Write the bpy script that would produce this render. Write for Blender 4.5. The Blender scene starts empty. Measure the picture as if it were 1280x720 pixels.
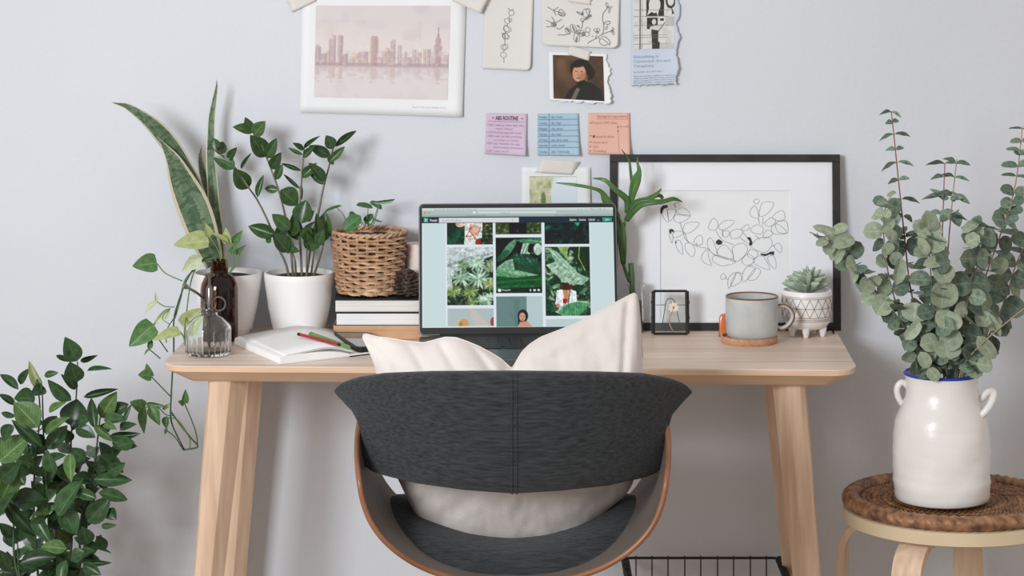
import bpy, bmesh, math, random
import numpy as np
from mathutils import Vector, Matrix, noise as mnoise

random.seed(7)
rng = np.random.default_rng(11)
scn = bpy.context.scene
COL = scn.collection

# ---------------------------------------------------------------- camera
CD, CZ, F, HY = 4.68, 1.494, 3200.0, -108.0      # distance to wall, eye height, focal in px, horizon row
cam = bpy.data.cameras.new('camera')
camo = bpy.data.objects.new('camera', cam)
COL.objects.link(camo)
camo.location = (0, -CD, CZ)
camo.rotation_euler = (math.pi / 2, 0, 0)
cam.sensor_width = 36.0
cam.lens = F / 1280 * 36.0
cam.shift_y = -(360 - HY) / 1280
cam.clip_end = 60
scn.camera = camo

# ---------------------------------------------------------------- world, light, exposure
wd = bpy.data.worlds.new('room_light')
scn.world = wd
wd.use_nodes = True
bg = wd.node_tree.nodes['Background']
bg.inputs[0].default_value = (1.0, 0.925, 0.875, 1)
bg.inputs[1].default_value = 0.66


def area(name, loc, target, sx, sy, power, color):
    l = bpy.data.lights.new(name, 'AREA')
    l.shape = 'RECTANGLE'
    l.size, l.size_y, l.energy, l.color = sx, sy, power, color
    o = bpy.data.objects.new(name, l)
    COL.objects.link(o)
    o.location = loc
    o.rotation_euler = (Vector(target) - Vector(loc)).to_track_quat('-Z', 'Y').to_euler()
    return o


key = area('window_daylight', (-2.0, -4.2, 1.95), (-0.1, 0.0, 1.05), 1.05, 1.1, 41, (0.915, 0.96, 1.0))
key.data.spread = math.radians(95)

scn.view_settings.view_transform = 'Standard'
scn.view_settings.look = 'None'
scn.view_settings.gamma = 1
scn.view_settings.use_curve_mapping = False
scn.view_settings.exposure = 0.0


# ---------------------------------------------------------------- pixel -> place helpers
def P(px, py, y):
    d = CD + y
    return Vector(((px - 640) * d / F, y, CZ - (py - HY) * d / F))


def PZ(px, py, z):
    d = (CZ - z) * F / (py - HY)
    return Vector(((px - 640) * d / F, d - CD, z))


DZ = 0.74   # desk top height


# ---------------------------------------------------------------- colour / material helpers
def lin(c):
    return tuple(((v / 255) / 12.92 if v / 255 <= 0.04045 else ((v / 255 + 0.055) / 1.055) ** 2.4) for v in c)


def rgba(c):
    return (*lin(c), 1)


MATS = {}


def mat(name, c, rough=0.5, c2=None, scale=20, stretch=(1, 1, 1), bump=0.0, bscale=60, metal=0.0, detail=4,
        trans=0.0, ior=1.45, sheen=0.0, coat=0.0, rnd=0.0, sub=0.0, spec=0.5, lo=0.3, hi=0.7):
    if name in MATS:
        return MATS[name]
    m = bpy.data.materials.new(name)
    MATS[name] = m
    m.use_nodes = True
    nt = m.node_tree
    b = nt.nodes['Principled BSDF']
    b.inputs['Roughness'].default_value = rough
    b.inputs['Metallic'].default_value = metal
    b.inputs['Transmission Weight'].default_value = trans
    b.inputs['IOR'].default_value = ior
    b.inputs['Sheen Weight'].default_value = sheen
    b.inputs['Coat Weight'].default_value = coat
    b.inputs['Specular IOR Level'].default_value = spec
    b.inputs['Subsurface Weight'].default_value = sub
    tc = nt.nodes.new('ShaderNodeTexCoord')
    mp = nt.nodes.new('ShaderNodeMapping')
    mp.inputs['Scale'].default_value = stretch
    nt.links.new(tc.outputs['Object'], mp.inputs['Vector'])
    n = nt.nodes.new('ShaderNodeTexNoise')
    n.inputs['Scale'].default_value = scale
    n.inputs['Detail'].default_value = detail
    nt.links.new(mp.outputs[0], n.inputs['Vector'])
    r = nt.nodes.new('ShaderNodeValToRGB')
    r.color_ramp.elements[0].position = lo
    r.color_ramp.elements[1].position = hi
    r.color_ramp.elements[0].color = rgba(c)
    r.color_ramp.elements[1].color = rgba(c2 if c2 else tuple(min(255, v * 1.04 + 2) for v in c))
    nt.links.new(n.outputs['Fac'], r.inputs[0])
    out = r.outputs[0]
    if rnd:
        oi = nt.nodes.new('ShaderNodeObjectInfo')
        hs = nt.nodes.new('ShaderNodeHueSaturation')
        mr = nt.nodes.new('ShaderNodeMapRange')
        mr.inputs['To Min'].default_value = 1 - rnd
        mr.inputs['To Max'].default_value = 1 + rnd
        nt.links.new(oi.outputs['Random'], mr.inputs[0])
        nt.links.new(mr.outputs[0], hs.inputs['Value'])
        nt.links.new(out, hs.inputs['Color'])
        out = hs.outputs[0]
    nt.links.new(out, b.inputs['Base Color'])
    if bump:
        nb = nt.nodes.new('ShaderNodeTexNoise')
        nb.inputs['Scale'].default_value = bscale
        nb.inputs['Detail'].default_value = 5
        nt.links.new(mp.outputs[0], nb.inputs['Vector'])
        bp = nt.nodes.new('ShaderNodeBump')
        bp.inputs['Strength'].default_value = bump
        bp.inputs['Distance'].default_value = 0.002
        nt.links.new(nb.outputs['Fac'], bp.inputs['Height'])
        nt.links.new(bp.outputs[0], b.inputs['Normal'])
    return m


def leaf_mat(name, c, c2, rib, rough=0.4, rnd=0.25, ribw=0.03, margin=None, marg_c=None, bands=0.0, hue=0.0, bandc=None, veins=0.25):
    """uv.x along the leaf, uv.y across it (0.5 = midrib)"""
    m = bpy.data.materials.new(name)
    MATS[name] = m
    m.use_nodes = True
    nt = m.node_tree
    L = nt.links.new
    b = nt.nodes['Principled BSDF']
    b.inputs['Roughness'].default_value = rough
    b.inputs['Specular IOR Level'].default_value = 0.3
    uv = nt.nodes.new('ShaderNodeTexCoord')
    sp = nt.nodes.new('ShaderNodeSeparateXYZ')
    L(uv.outputs['UV'], sp.inputs[0])
    n = nt.nodes.new('ShaderNodeTexNoise')
    n.inputs['Scale'].default_value = 5
    n.inputs['Detail'].default_value = 3
    L(uv.outputs['UV'], n.inputs['Vector'])
    r = nt.nodes.new('ShaderNodeValToRGB')
    r.color_ramp.elements[0].position = 0.35
    r.color_ramp.elements[1].position = 0.65
    r.color_ramp.elements[0].color = rgba(c)
    r.color_ramp.elements[1].color = rgba(c2)
    L(n.outputs['Fac'], r.inputs[0])
    out = r.outputs[0]

    def math_(op, a, bb=None, c3=None):
        k = nt.nodes.new('ShaderNodeMath')
        k.operation = op
        for i, v in enumerate((a, bb, c3)):
            if v is None:
                continue
            if isinstance(v, (int, float)):
                k.inputs[i].default_value = v
            else:
                L(v, k.inputs[i])
        return k.outputs[0]

    def mix(f, a, colr):
        k = nt.nodes.new('ShaderNodeMix')
        k.data_type = 'RGBA'
        L(f, k.inputs['Factor'])
        L(a, k.inputs['A'])
        k.inputs['B'].default_value = rgba(colr)
        return k.outputs['Result']
    ac = math_('ABSOLUTE', math_('SUBTRACT', sp.outputs[1], 0.5))       # 0 mid .. 0.5 edge
    if bands:
        nz = nt.nodes.new('ShaderNodeTexNoise')
        nz.inputs['Scale'].default_value = 1.0
        nz.inputs['Detail'].default_value = 5
        mp = nt.nodes.new('ShaderNodeMapping')
        mp.inputs['Scale'].default_value = (bands, 3.2, 1)
        L(uv.outputs['UV'], mp.inputs['Vector'])
        L(mp.outputs[0], nz.inputs['Vector'])
        f = math_('MULTIPLY', math_('GREATER_THAN', nz.outputs['Fac'], 0.53), 0.8)
        out = mix(f, out, bandc)
    if veins:
        w = math_('SINE', math_('MULTIPLY', math_('ADD', sp.outputs[0], math_('MULTIPLY', ac, -0.7)), 60.0))
        out = mix(math_('MULTIPLY', math_('GREATER_THAN', w, 0.8), veins), out, rib)
    out = mix(math_('MULTIPLY', math_('LESS_THAN', ac, ribw), 0.6), out, rib)
    if margin:
        out = mix(math_('GREATER_THAN', ac, 0.5 - margin), out, marg_c)
    oi = nt.nodes.new('ShaderNodeObjectInfo')
    hs = nt.nodes.new('ShaderNodeHueSaturation')
    mr = nt.nodes.new('ShaderNodeMapRange')
    mr.inputs['To Min'].default_value = 1 - rnd
    mr.inputs['To Max'].default_value = 1 + rnd
    L(oi.outputs['Random'], mr.inputs[0])
    L(mr.outputs[0], hs.inputs['Value'])
    if hue:
        mh = nt.nodes.new('ShaderNodeMapRange')
        mh.inputs['To Min'].default_value = 0.5 - hue
        mh.inputs['To Max'].default_value = 0.5 + hue * 0.4
        wn = nt.nodes.new('ShaderNodeTexWhiteNoise')
        wn.noise_dimensions = '1D'
        L(oi.outputs['Random'], wn.inputs['W'])
        L(wn.outputs['Value'], mh.inputs[0])
        L(mh.outputs[0], hs.inputs['Hue'])
    L(out, hs.inputs['Color'])
    L(hs.outputs[0], b.inputs['Base Color'])
    return m


def glass(name, c=(255, 255, 255), rough=0.0):
    m = bpy.data.materials.new(name)
    MATS[name] = m
    m.use_nodes = True
    b = m.node_tree.nodes['Principled BSDF']
    b.inputs['Base Color'].default_value = rgba(c)
    b.inputs['Roughness'].default_value = rough
    b.inputs['Transmission Weight'].default_value = 1.0
    b.inputs['IOR'].default_value = 1.45
    return m


def vcol_mat(name, emit=0.0, rough=0.8):
    m = bpy.data.materials.new(name)
    m.use_nodes = True
    nt = m.node_tree
    b = nt.nodes['Principled BSDF']
    a = nt.nodes.new('ShaderNodeAttribute')
    a.attribute_name = 'ink'
    b.inputs['Roughness'].default_value = rough
    if emit:
        b.inputs['Base Color'].default_value = (0.01, 0.01, 0.01, 1)
        nt.links.new(a.outputs['Color'], b.inputs['Emission Color'])
        b.inputs['Emission Strength'].default_value = emit
    else:
        nt.links.new(a.outputs['Color'], b.inputs['Base Color'])
    return m


# ---------------------------------------------------------------- mesh builder
class MB:
    def __init__(s):
        s.v, s.f, s.uv = [], [], {}

    def add(s, vs, fs):
        o = len(s.v)
        s.v += [tuple(v) for v in vs]
        s.f += [tuple(i + o for i in f) for f in fs]
        return s

    def box(s, c, size, M=None):
        x, y, z = (a / 2 for a in size)
        vs = [Vector((i * x, j * y, k * z)) for k in (-1, 1) for j in (-1, 1) for i in (-1, 1)]
        if M is not None:
            vs = [M @ v for v in vs]
        vs = [v + Vector(c) for v in vs]
        return s.add(vs, [(0, 2, 3, 1), (4, 5, 7, 6), (0, 1, 5, 4), (2, 6, 7, 3), (0, 4, 6, 2), (1, 3, 7, 5)])

    def tube(s, pts, r, n=8, cap=True, closed=False, flat=1.0, up=None):
        pts = [Vector(p) for p in pts]
        N = len(pts)
        rs = r if isinstance(r, (list, tuple)) else [r] * N
        vs, fs = [], []
        prev = None
        for i, p in enumerate(pts):
            if closed:
                t = pts[(i + 1) % N] - pts[(i - 1) % N]
            else:
                t = pts[min(i + 1, N - 1)] - pts[max(i - 1, 0)]
            if t.length < 1e-9:
                t = Vector((0, 0, 1))
            t.normalize()
            if prev is None:
                u = Vector(up) if up else (Vector((0, 0, 1)) if abs(t.z) < 0.9 else Vector((0, 1, 0)))
            else:
                u = prev
            u = u - t * u.dot(t)
            if u.length < 1e-6:
                u = t.orthogonal()
            u.normalize()
            prev = u
            w = t.cross(u)
            for k in range(n):
                a = 2 * math.pi * k / n
                vs.append(p + u * (math.cos(a) * rs[i]) + w * (math.sin(a) * rs[i] * flat))
        R = N if closed else N - 1
        for i in range(R):
            j = (i + 1) % N
            for k in range(n):
                l = (k + 1) % n
                fs.append((i * n + k, i * n + l, j * n + l, j * n + k))
        if cap and not closed:
            fs.append(tuple(range(n - 1, -1, -1)))
            fs.append(tuple((N - 1) * n + k for k in range(n)))
        return s.add(vs, fs)

    def lathe(s, prof, c, n=32, M=None, mod=None):
        """prof: list of (r, z); c: centre"""
        c = Vector(c)
        vs, fs = [], []
        for (r, z) in prof:
            for k in range(n):
                a = 2 * math.pi * k / n
                rr = r * (mod(a, z) if mod else 1)
                v = Vector((rr * math.cos(a), rr * math.sin(a), z))
                if M is not None:
                    v = M @ v
                vs.append(v + c)
        for i in range(len(prof) - 1):
            for k in range(n):
                l = (k + 1) % n
                fs.append((i * n + k, i * n + l, (i + 1) * n + l, (i + 1) * n + k))
        if prof[0][0] > 1e-6:
            fs.append(tuple(range(n - 1, -1, -1)))
        if prof[-1][0] > 1e-6:
            fs.append(tuple((len(prof) - 1) * n + k for k in range(n)))
        return s.add(vs, fs)

    def grid(s, fn, nu, nv, uv=False):
        vs = [fn(i / nu, j / nv) for j in range(nv + 1) for i in range(nu + 1)]
        o = len(s.v)
        fs = [(j * (nu + 1) + i, j * (nu + 1) + i + 1, (j + 1) * (nu + 1) + i + 1, (j + 1) * (nu + 1) + i)
              for j in range(nv) for i in range(nu)]
        if uv:
            for j in range(nv + 1):
                for i in range(nu + 1):
                    s.uv[o + j * (nu + 1) + i] = (i / nu, j / nv)
        return s.add(vs, fs)

    def shell(s, top, bot, yc, th, xs, ns=14, pw=2.5, edge=0.0, disp=None):
        """closed pillow-like body: columns xs (px), top/bot px rows, centre depth yc(t), thickness th(t, s)"""
        vs, fs = [], []
        x0, x1 = xs[0], xs[-1]
        N = 2 * ns
        for x in xs:
            t = (x - x0) / (x1 - x0)
            a, b_ = top(x), bot(x)
            for k in range(N):
                if k <= ns:
                    q, sg = k / ns, -1
                else:
                    q, sg = (N - k) / ns, 1
                q = 0.5 - 0.5 * math.cos(math.pi * q)
                e = (1 - abs(2 * q - 1) ** pw) ** (1 / pw)
                py = a + (b_ - a) * q
                y = yc(x, py) + sg * 0.5 * th(x, py) * e
                y0 = yc(x, py)
                if disp and 0 < k < ns:
                    y += disp(x, py) * e
                vv = P(x, py, y0)
                vs.append(Vector((vv.x, y, vv.z)))
        M_ = len(xs)
        for i in range(M_ - 1):
            for k in range(N):
                l = (k + 1) % N
                fs.append((i * N + k, i * N + l, (i + 1) * N + l, (i + 1) * N + k))
        fs.append(tuple(range(N - 1, -1, -1)))
        fs.append(tuple((M_ - 1) * N + k for k in range(N)))
        return s.add(vs, fs)

    def mesh(s, name, origin=None, angle=40):
        me = bpy.data.meshes.new(name)
        vs = s.v
        if origin is not None:
            ox, oy, oz = origin
            vs = [(a - ox, b - oy, c - oz) for a, b, c in vs]
        me.from_pydata(vs, [], s.f)
        if s.uv:
            ul = me.uv_layers.new(name='UVMap')
            li = np.zeros(len(me.loops), dtype=np.int32)
            me.loops.foreach_get('vertex_index', li)
            arr = np.array([s.uv.get(i, (0, 0.5)) for i in range(len(vs))], dtype=np.float32)[li]
            ul.data.foreach_set('uv', arr.ravel())
        if angle:
            me.polygons.foreach_set('use_smooth', [True] * len(me.polygons))
            me.set_sharp_from_angle(angle=math.radians(angle))
        me.update()
        return me


WM = {}


def tag(o, label=None, cat=None, group=None, kind=None):
    if label: o['label'] = label
    if cat: o['category'] = cat
    if group: o['group'] = group
    if kind: o['kind'] = kind
    return o


def fixn(me):
    b = bmesh.new()
    b.from_mesh(me)
    bmesh.ops.recalc_face_normals(b, faces=b.faces)
    b.to_mesh(me)
    b.free()


def thing(name, loc, label, cat, group=None):
    o = bpy.data.objects.new(name, None)
    o.empty_display_size = 0.05
    COL.objects.link(o)
    o.location = loc
    WM[o] = Matrix.Translation(Vector(loc))
    return tag(o, label, cat, group)


def obj(name, mb, m, parent=None, origin=None, bevel=0.0, angle=40, subd=0, solid=0.0, label=None, kind=None, fix=True):
    if parent is not None:
        org = WM[parent].translation
        Wm = Matrix.Translation(org)
    else:
        org = Vector(origin) if origin is not None else Vector((0, 0, 0))
        Wm = Matrix.Translation(org)
    me = mb.mesh(name, org, angle)
    if fix:
        fixn(me)
        if angle:
            me.polygons.foreach_set('use_smooth', [True] * len(me.polygons))
            me.set_sharp_from_angle(angle=math.radians(angle))
    me.materials.append(m)
    o = bpy.data.objects.new(name, me)
    COL.objects.link(o)
    if parent is not None:
        o.parent = parent
        base = WM[parent]
        o.matrix_local = base.inverted() @ Wm
    else:
        o.location = org
    WM[o] = Wm
    if bevel:
        bv = o.modifiers.new('bevel', 'BEVEL')
        bv.width, bv.segments, bv.limit_method = bevel, 3, 'ANGLE'
        bv.angle_limit = math.radians(35)
    if solid:
        sd = o.modifiers.new('solid', 'SOLIDIFY')
        sd.thickness = solid
        sd.offset = 0
    if subd:
        sb = o.modifiers.new('sub', 'SUBSURF')
        sb.levels = sb.render_levels = subd
    if label: o['label'] = label
    if kind: o['kind'] = kind
    return o


def put(name, me, parent, M, m=None):
    """place a shared mesh under parent with world matrix M"""
    o = bpy.data.objects.new(name, me)
    COL.objects.link(o)
    o.parent = parent
    o.matrix_local = WM[parent].inverted() @ M
    WM[o] = M
    return o


# ---------------------------------------------------------------- leaves
def leaf_mesh(name, m, shape='oval', fold=0.12, curl=0.12, nx=7, wave=0.0):
    """unit leaf: length 1 along +X, half width 0.5 at its widest"""
    def hw(t):
        if shape == 'oval':
            return math.sin(math.pi * t ** 0.85) ** 0.8
        if shape == 'point':
            return (math.sin(math.pi * t ** 0.75) ** 0.9) * (1 - 0.25 * t)
        if shape == 'round':
            return math.sqrt(max(0, 1 - (2 * t - 1) ** 2)) ** 0.85
        if shape == 'heart':
            return max(0.0, math.sin(math.pi * t ** 0.60)) ** 0.75
        return math.sin(math.pi * t) ** 0.7
    b = MB()
    vs = []
    for i in range(nx + 1):
        t = i / nx
        w = 0.5 * hw(t) if 0 < i < nx else 0.02
        x = t
        for k in (-1, -0.5, 0, 0.5, 1):
            xx = x
            if shape == 'heart' and t < 0.3:
                xx = x - 0.10 * abs(k) * (1 - t / 0.3) * (1 if w > 0.1 else 0)
            z = fold * abs(k) * w * 2 - curl * t * t + 0.0 + wave * math.sin(9 * t + k * 2) * w
            vs.append((xx, k * w, z))
            b.uv[len(vs) - 1] = (t, 0.5 + 0.5 * k)
    fs = []
    for i in range(nx):
        for k in range(4):
            a = i * 5 + k
            fs.append((a, a + 1, a + 6, a + 5))
    b.add(vs, fs)
    me = b.mesh(name, None, 0)
    me.polygons.foreach_set('use_smooth', [True] * len(me.polygons))
    me.materials.append(m)
    return me


def leaf_at(parent, me, b, t, w, roll=0.0, name='leaf', facing=Vector((0, -1, 0.35))):
    """leaf from world point b to t, width w, its face turned to `facing` and rolled about its own axis"""
    X = (t - b)
    L = X.length
    X = X / L
    f = Vector(facing)
    Z = f - X * f.dot(X)
    if Z.length < 1e-4:
        Z = X.orthogonal()
    Z.normalize()
    Z = Matrix.Rotation(roll, 3, X) @ Z
    Y = Z.cross(X)
    M = Matrix(((X.x * L, Y.x * w, Z.x * L, b.x), (X.y * L, Y.y * w, Z.y * L, b.y), (X.z * L, Y.z * w, Z.z * L, b.z), (0, 0, 0, 1)))
    return put(name, me, parent, M)


def strap(parent, m, pts, name='leaf', fold=0.25, face=Vector((0, -1, 0)), nsub=3, label=None, twist=0.0):
    """long leaf: pts = [(px, py, y, width_px)] from base to tip"""
    sm = []
    for i in range(len(pts) - 1):
        p0, p1, p2, p3 = pts[max(i - 1, 0)], pts[i], pts[i + 1], pts[min(i + 2, len(pts) - 1)]
        for k in range(nsub):
            t = k / nsub
            sm.append(tuple(0.5 * (2 * p1[j] + (p2[j] - p0[j]) * t + (2 * p0[j] - 5 * p1[j] + 4 * p2[j] - p3[j]) * t * t
                                   + (3 * p1[j] - p0[j] - 3 * p2[j] + p3[j]) * t ** 3) for j in range(4)))
    sm.append(pts[-1])
    W = [P(a, b_, c) for a, b_, c, d in sm]
    n = len(W)
    b = MB()
    vs, fs = [], []
    for i in range(n):
        t = (W[min(i + 1, n - 1)] - W[max(i - 1, 0)]).normalized()
        wv = t.cross(face)
        wv.normalize()
        wv = Matrix.Rotation(twist * i / n, 3, t) @ wv
        nn = wv.cross(t)
        nn.normalize()
        if nn.dot(face) < 0:
            nn = -nn
        hw = max(sm[i][3], 0.4) * 0.5 * (CD + sm[i][2]) / F
        for k in (-1, -0.5, 0, 0.5, 1):
            vs.append(W[i] + wv * (k * hw) + nn * (fold * abs(k) * hw))
            b.uv[len(vs) - 1] = (i / n * 1.0, 0.5 + 0.5 * k)
    for i in range(n - 1):
        for k in range(4):
            a = i * 5 + k
            fs.append((a, a + 1, a + 6, a + 5))
    b.add(vs, fs)
    return obj(name, b, m, parent, angle=180, fix=False, solid=0.0006, label=label)


def smooth_path(pts, nsub=4):
    out = []
    n = len(pts)
    for i in range(n - 1):
        p0, p1, p2, p3 = (Vector(pts[max(i - 1, 0)]), Vector(pts[i]), Vector(pts[i + 1]), Vector(pts[min(i + 2, n - 1)]))
        for k in range(nsub):
            t = k / nsub
            out.append(0.5 * (2 * p1 + (p2 - p0) * t + (2 * p0 - 5 * p1 + 4 * p2 - p3) * t * t + (3 * p1 - p0 - 3 * p2 + p3) * t ** 3))
    out.append(Vector(pts[-1]))
    return out


def stem(parent, m, pts, r, r2=None, name='stem', n=6):
    """pts = [(px, py, y)]"""
    W = smooth_path([P(*p) for p in pts], 4)
    r2 = r if r2 is None else r2
    rs = [r + (r2 - r) * i / (len(W) - 1) for i in range(len(W))]
    return obj(name, MB().tube(W, rs, n), m, parent, angle=180, fix=False)


# ---------------------------------------------------------------- painting flat prints
class Canvas:
    def __init__(s, w, h, c):
        s.w, s.h = w, h
        s.a = np.ones((h, w, 3), dtype=np.float64) * (np.array(c) / 255)
        s.Y, s.X = np.mgrid[0:h, 0:w].astype(float)

    def blend(s, msk, c, al=1.0):
        msk = (msk * al)[..., None]
        s.a = s.a * (1 - msk) + np.array(c) / 255 * msk
        return s

    def rect(s, x0, y0, x1, y1, c, al=1.0):
        return s.blend(((s.X >= x0) & (s.X < x1) & (s.Y >= y0) & (s.Y < y1)).astype(float), c, al)

    def ell(s, cx, cy, rx, ry, c, al=1.0, ang=0.0, soft=0.8):
        ca, sa = math.cos(ang), math.sin(ang)
        dx, dy = s.X - cx, s.Y - cy
        u, v = dx * ca + dy * sa, -dx * sa + dy * ca
        d = (np.sqrt((u / rx) ** 2 + (v / ry) ** 2) - 1) * min(rx, ry)
        return s.blend(np.clip(0.5 - d / soft, 0, 1), c, al)

    def poly(s, pts, c, al=1.0):
        ins = np.zeros((s.h, s.w), bool)
        n = len(pts)
        for i in range(n):
            x0, y0 = pts[i]
            x1, y1 = pts[(i + 1) % n]
            if y0 == y1:
                continue
            cond = ((s.Y >= min(y0, y1)) & (s.Y < max(y0, y1)))
            xi = x0 + (s.Y - y0) * (x1 - x0) / (y1 - y0)
            ins ^= cond & (s.X < xi)
        return s.blend(ins.astype(float), c, al)

    def line(s, pts, wd_, c, al=1.0):
        m = np.zeros((s.h, s.w))
        for (x0, y0), (x1, y1) in zip(pts[:-1], pts[1:]):
            L2 = (x1 - x0) ** 2 + (y1 - y0) ** 2 + 1e-9
            t = np.clip(((s.X - x0) * (x1 - x0) + (s.Y - y0) * (y1 - y0)) / L2, 0, 1)
            d = np.hypot(s.X - x0 - t * (x1 - x0), s.Y - y0 - t * (y1 - y0))
            m = np.maximum(m, np.clip(wd_ / 2 + 0.5 - d, 0, 1))
        return s.blend(m, c, al)

    def noise(s, cell, x0=0, y0=0, x1=None, y1=None):
        gh, gw = int(s.h / cell) + 3, int(s.w / cell) + 3
        g = rng.random((gh, gw))
        u, v = s.X / cell, s.Y / cell
        i, j = u.astype(int), v.astype(int)
        fu, fv = u - i, v - j
        fu, fv = fu * fu * (3 - 2 * fu), fv * fv * (3 - 2 * fv)
        return (g[j, i] * (1 - fu) + g[j, i + 1] * fu) * (1 - fv) + (g[j + 1, i] * (1 - fu) + g[j + 1, i + 1] * fu) * fv

    def wash(s, cell, c, al, box=None, th=0.5, soft=3.0):
        m = np.clip((s.noise(cell) - th) * soft, 0, 1)
        if box:
            m = m * ((s.X >= box[0]) & (s.X < box[2]) & (s.Y >= box[1]) & (s.Y < box[3]))
        return s.blend(m, c, al)

    def paste(s, o, x, y):
        x, y = int(x), int(y)
        h = min(o.h, s.h - y)
        w = min(o.w, s.w - x)
        s.a[y:y + h, x:x + w] = o.a[:h, :w]
        return s


def print_obj(name, cv, place, m, parent, label=None):
    """grid mesh carrying the canvas as a colour attribute; place(u, v) -> world point"""
    h, w = cv.h, cv.w
    org = WM[parent].translation
    uu, vv = np.meshgrid(np.linspace(0, 1, w), np.linspace(0, 1, h))
    pts = place(uu, vv)                       # arrays x, y, z
    co = np.stack([np.broadcast_to(p, uu.shape) for p in pts], -1).reshape(-1, 3) - np.array(org)
    idx = np.arange(h * w).reshape(h, w)
    f = np.stack([idx[:-1, :-1], idx[1:, :-1], idx[1:, 1:], idx[:-1, 1:]], -1).reshape(-1, 4)
    me = bpy.data.meshes.new(name)
    me.vertices.add(len(co))
    me.vertices.foreach_set('co', co.astype(np.float32).ravel())
    me.loops.add(f.size)
    me.loops.foreach_set('vertex_index', f.astype(np.int32).ravel())
    me.polygons.add(len(f))
    me.polygons.foreach_set('loop_start', np.arange(0, f.size, 4, dtype=np.int32))
    me.update(calc_edges=True)
    a = me.color_attributes.new('ink', 'FLOAT_COLOR', 'POINT')
    c = np.clip(cv.a, 0, 1)
    c = np.where(c <= 0.04045, c / 12.92, ((c + 0.055) / 1.055) ** 2.4)
    a.data.foreach_set('color', np.concatenate([c, np.ones((h, w, 1))], -1).reshape(-1).astype(np.float32))
    me.materials.append(m)
    o = bpy.data.objects.new(name, me)
    COL.objects.link(o)
    o.parent = parent
    WM[o] = Matrix.Translation(org)
    if label: o['label'] = label
    return o


def text_into(mb, s, size, place, bold=0.0, width=None):
    """lay the letters of s into mb; place(x, y) maps text metres to a world point"""
    cu = bpy.data.curves.new('t', 'FONT')
    cu.body = s
    cu.size = size
    cu.offset = bold
    cu.resolution_u = 2
    o = bpy.data.objects.new('t', cu)
    COL.objects.link(o)
    dg = bpy.context.evaluated_depsgraph_get()
    me = bpy.data.meshes.new_from_object(o.evaluated_get(dg))
    vs = [v.co.copy() for v in me.vertices]
    fs = [tuple(p.vertices) for p in me.polygons]
    bpy.data.objects.remove(o)
    bpy.data.curves.remove(cu)
    bpy.data.meshes.remove(me)
    if not vs:
        return
    k = 1.0
    if width:
        k = width / max(1e-6, max(v.x for v in vs))
    mb.add([place(v.x * k, v.y) for v in vs], fs)


def interp(xs, ys, sig=0.0):
    if not sig:
        return lambda x: float(np.interp(x, xs, ys))
    g = np.arange(xs[0], xs[-1] + .5, .5)
    v = np.interp(g, xs, ys)
    k = np.exp(-.5 * (np.arange(-60, 61) * .5 / sig) ** 2)
    k /= k.sum()
    lead = 2 * v[0] - v[1:61][::-1]
    tail = 2 * v[-1] - v[-61:-1][::-1]
    v2 = np.convolve(np.concatenate([lead, v, tail]), k, 'valid')
    return lambda x: float(np.interp(x, g, v2))


def ribbon(mb, pts, w, place):
    """thin flat ink line through pts (sheet coordinates), place -> world"""
    n = len(pts)
    vs = []
    for i in range(n):
        x0, y0 = pts[max(i - 1, 0)]
        x1, y1 = pts[min(i + 1, n - 1)]
        dx, dy = x1 - x0, y1 - y0
        L = math.hypot(dx, dy) or 1
        nx_, ny_ = -dy / L * w / 2, dx / L * w / 2
        x, y = pts[i]
        vs += [place(x + nx_, y + ny_), place(x - nx_, y - ny_)]
    mb.add(vs, [(2 * i, 2 * i + 1, 2 * i + 3, 2 * i + 2) for i in range(n - 1)])


def spl(pts, n=5, closed=False):
    out = []
    N = len(pts)
    R = N if closed else N - 1
    for i in range(R):
        g = (lambda j: pts[j % N]) if closed else (lambda j: pts[min(max(j, 0), N - 1)])
        p0, p1, p2, p3 = g(i - 1), g(i), g(i + 1), g(i + 2)
        for k in range(n):
            t = k / n
            out.append(tuple(0.5 * (2 * p1[j] + (p2[j] - p0[j]) * t + (2 * p0[j] - 5 * p1[j] + 4 * p2[j] - p3[j]) * t * t
                                    + (3 * p1[j] - p0[j] - 3 * p2[j] + p3[j]) * t ** 3) for j in (0, 1)))
    out.append(pts[0] if closed else pts[-1])
    return out

# ================================================================ materials
M_wall = mat('wall_paint', (204, 208, 214), 0.85, (208, 212, 218), 2.5, bump=0.35, bscale=90, spec=0.2)
M_floor = mat('floor_wood', (170, 150, 130), 0.5, (190, 170, 150), 6, (1, 12, 1))
M_desk = mat('ash_veneer', (208, 186, 168), 0.42, (232, 214, 198), 7, (0.35, 9, 9), detail=6, lo=0.35, hi=0.66)
M_edge = mat('ash_edge', (212, 178, 148), 0.5, (228, 196, 166), 8, (0.6, 8, 10))
M_leg = mat('ash_leg', (204, 174, 148), 0.4, (222, 194, 168), 9, (9, 9, 0.7), lo=0.35, hi=0.65)
M_char = mat('charcoal_fabric', (36, 39, 41), 0.95, (60, 63, 65), 150, (0.22, 1, 2.2), bump=0.9, bscale=300, sheen=0.12, spec=0.15)
M_rim = mat('walnut_rim', (112, 72, 48), 0.33, (144, 98, 70), 12, (1, 1, 1))
M_shell = mat('grey_shell', (98, 90, 84), 0.5, (112, 103, 96), 10)
M_cush = mat('cream_cotton', (214, 205, 200), 0.95, (224, 216, 211), 14, bump=0.25, bscale=260, sheen=0.2, spec=0.15)
M_black = mat('black_paint', (16, 17, 18), 0.45, (26, 26, 27), 30)
M_framem = mat('frame_black_wood', (26, 24, 24), 0.5, (44, 41, 40), 30, (1, 1, 1))
M_mat = mat('mat_board', (224, 226, 232), 0.9, (228, 230, 236), 8)
M_paper = mat('white_paper', (222, 224, 226), 0.9, (227, 229, 231), 12)
M_cream = mat('cream_paper', (208, 206, 202), 0.9, (214, 212, 208), 9)
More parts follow.
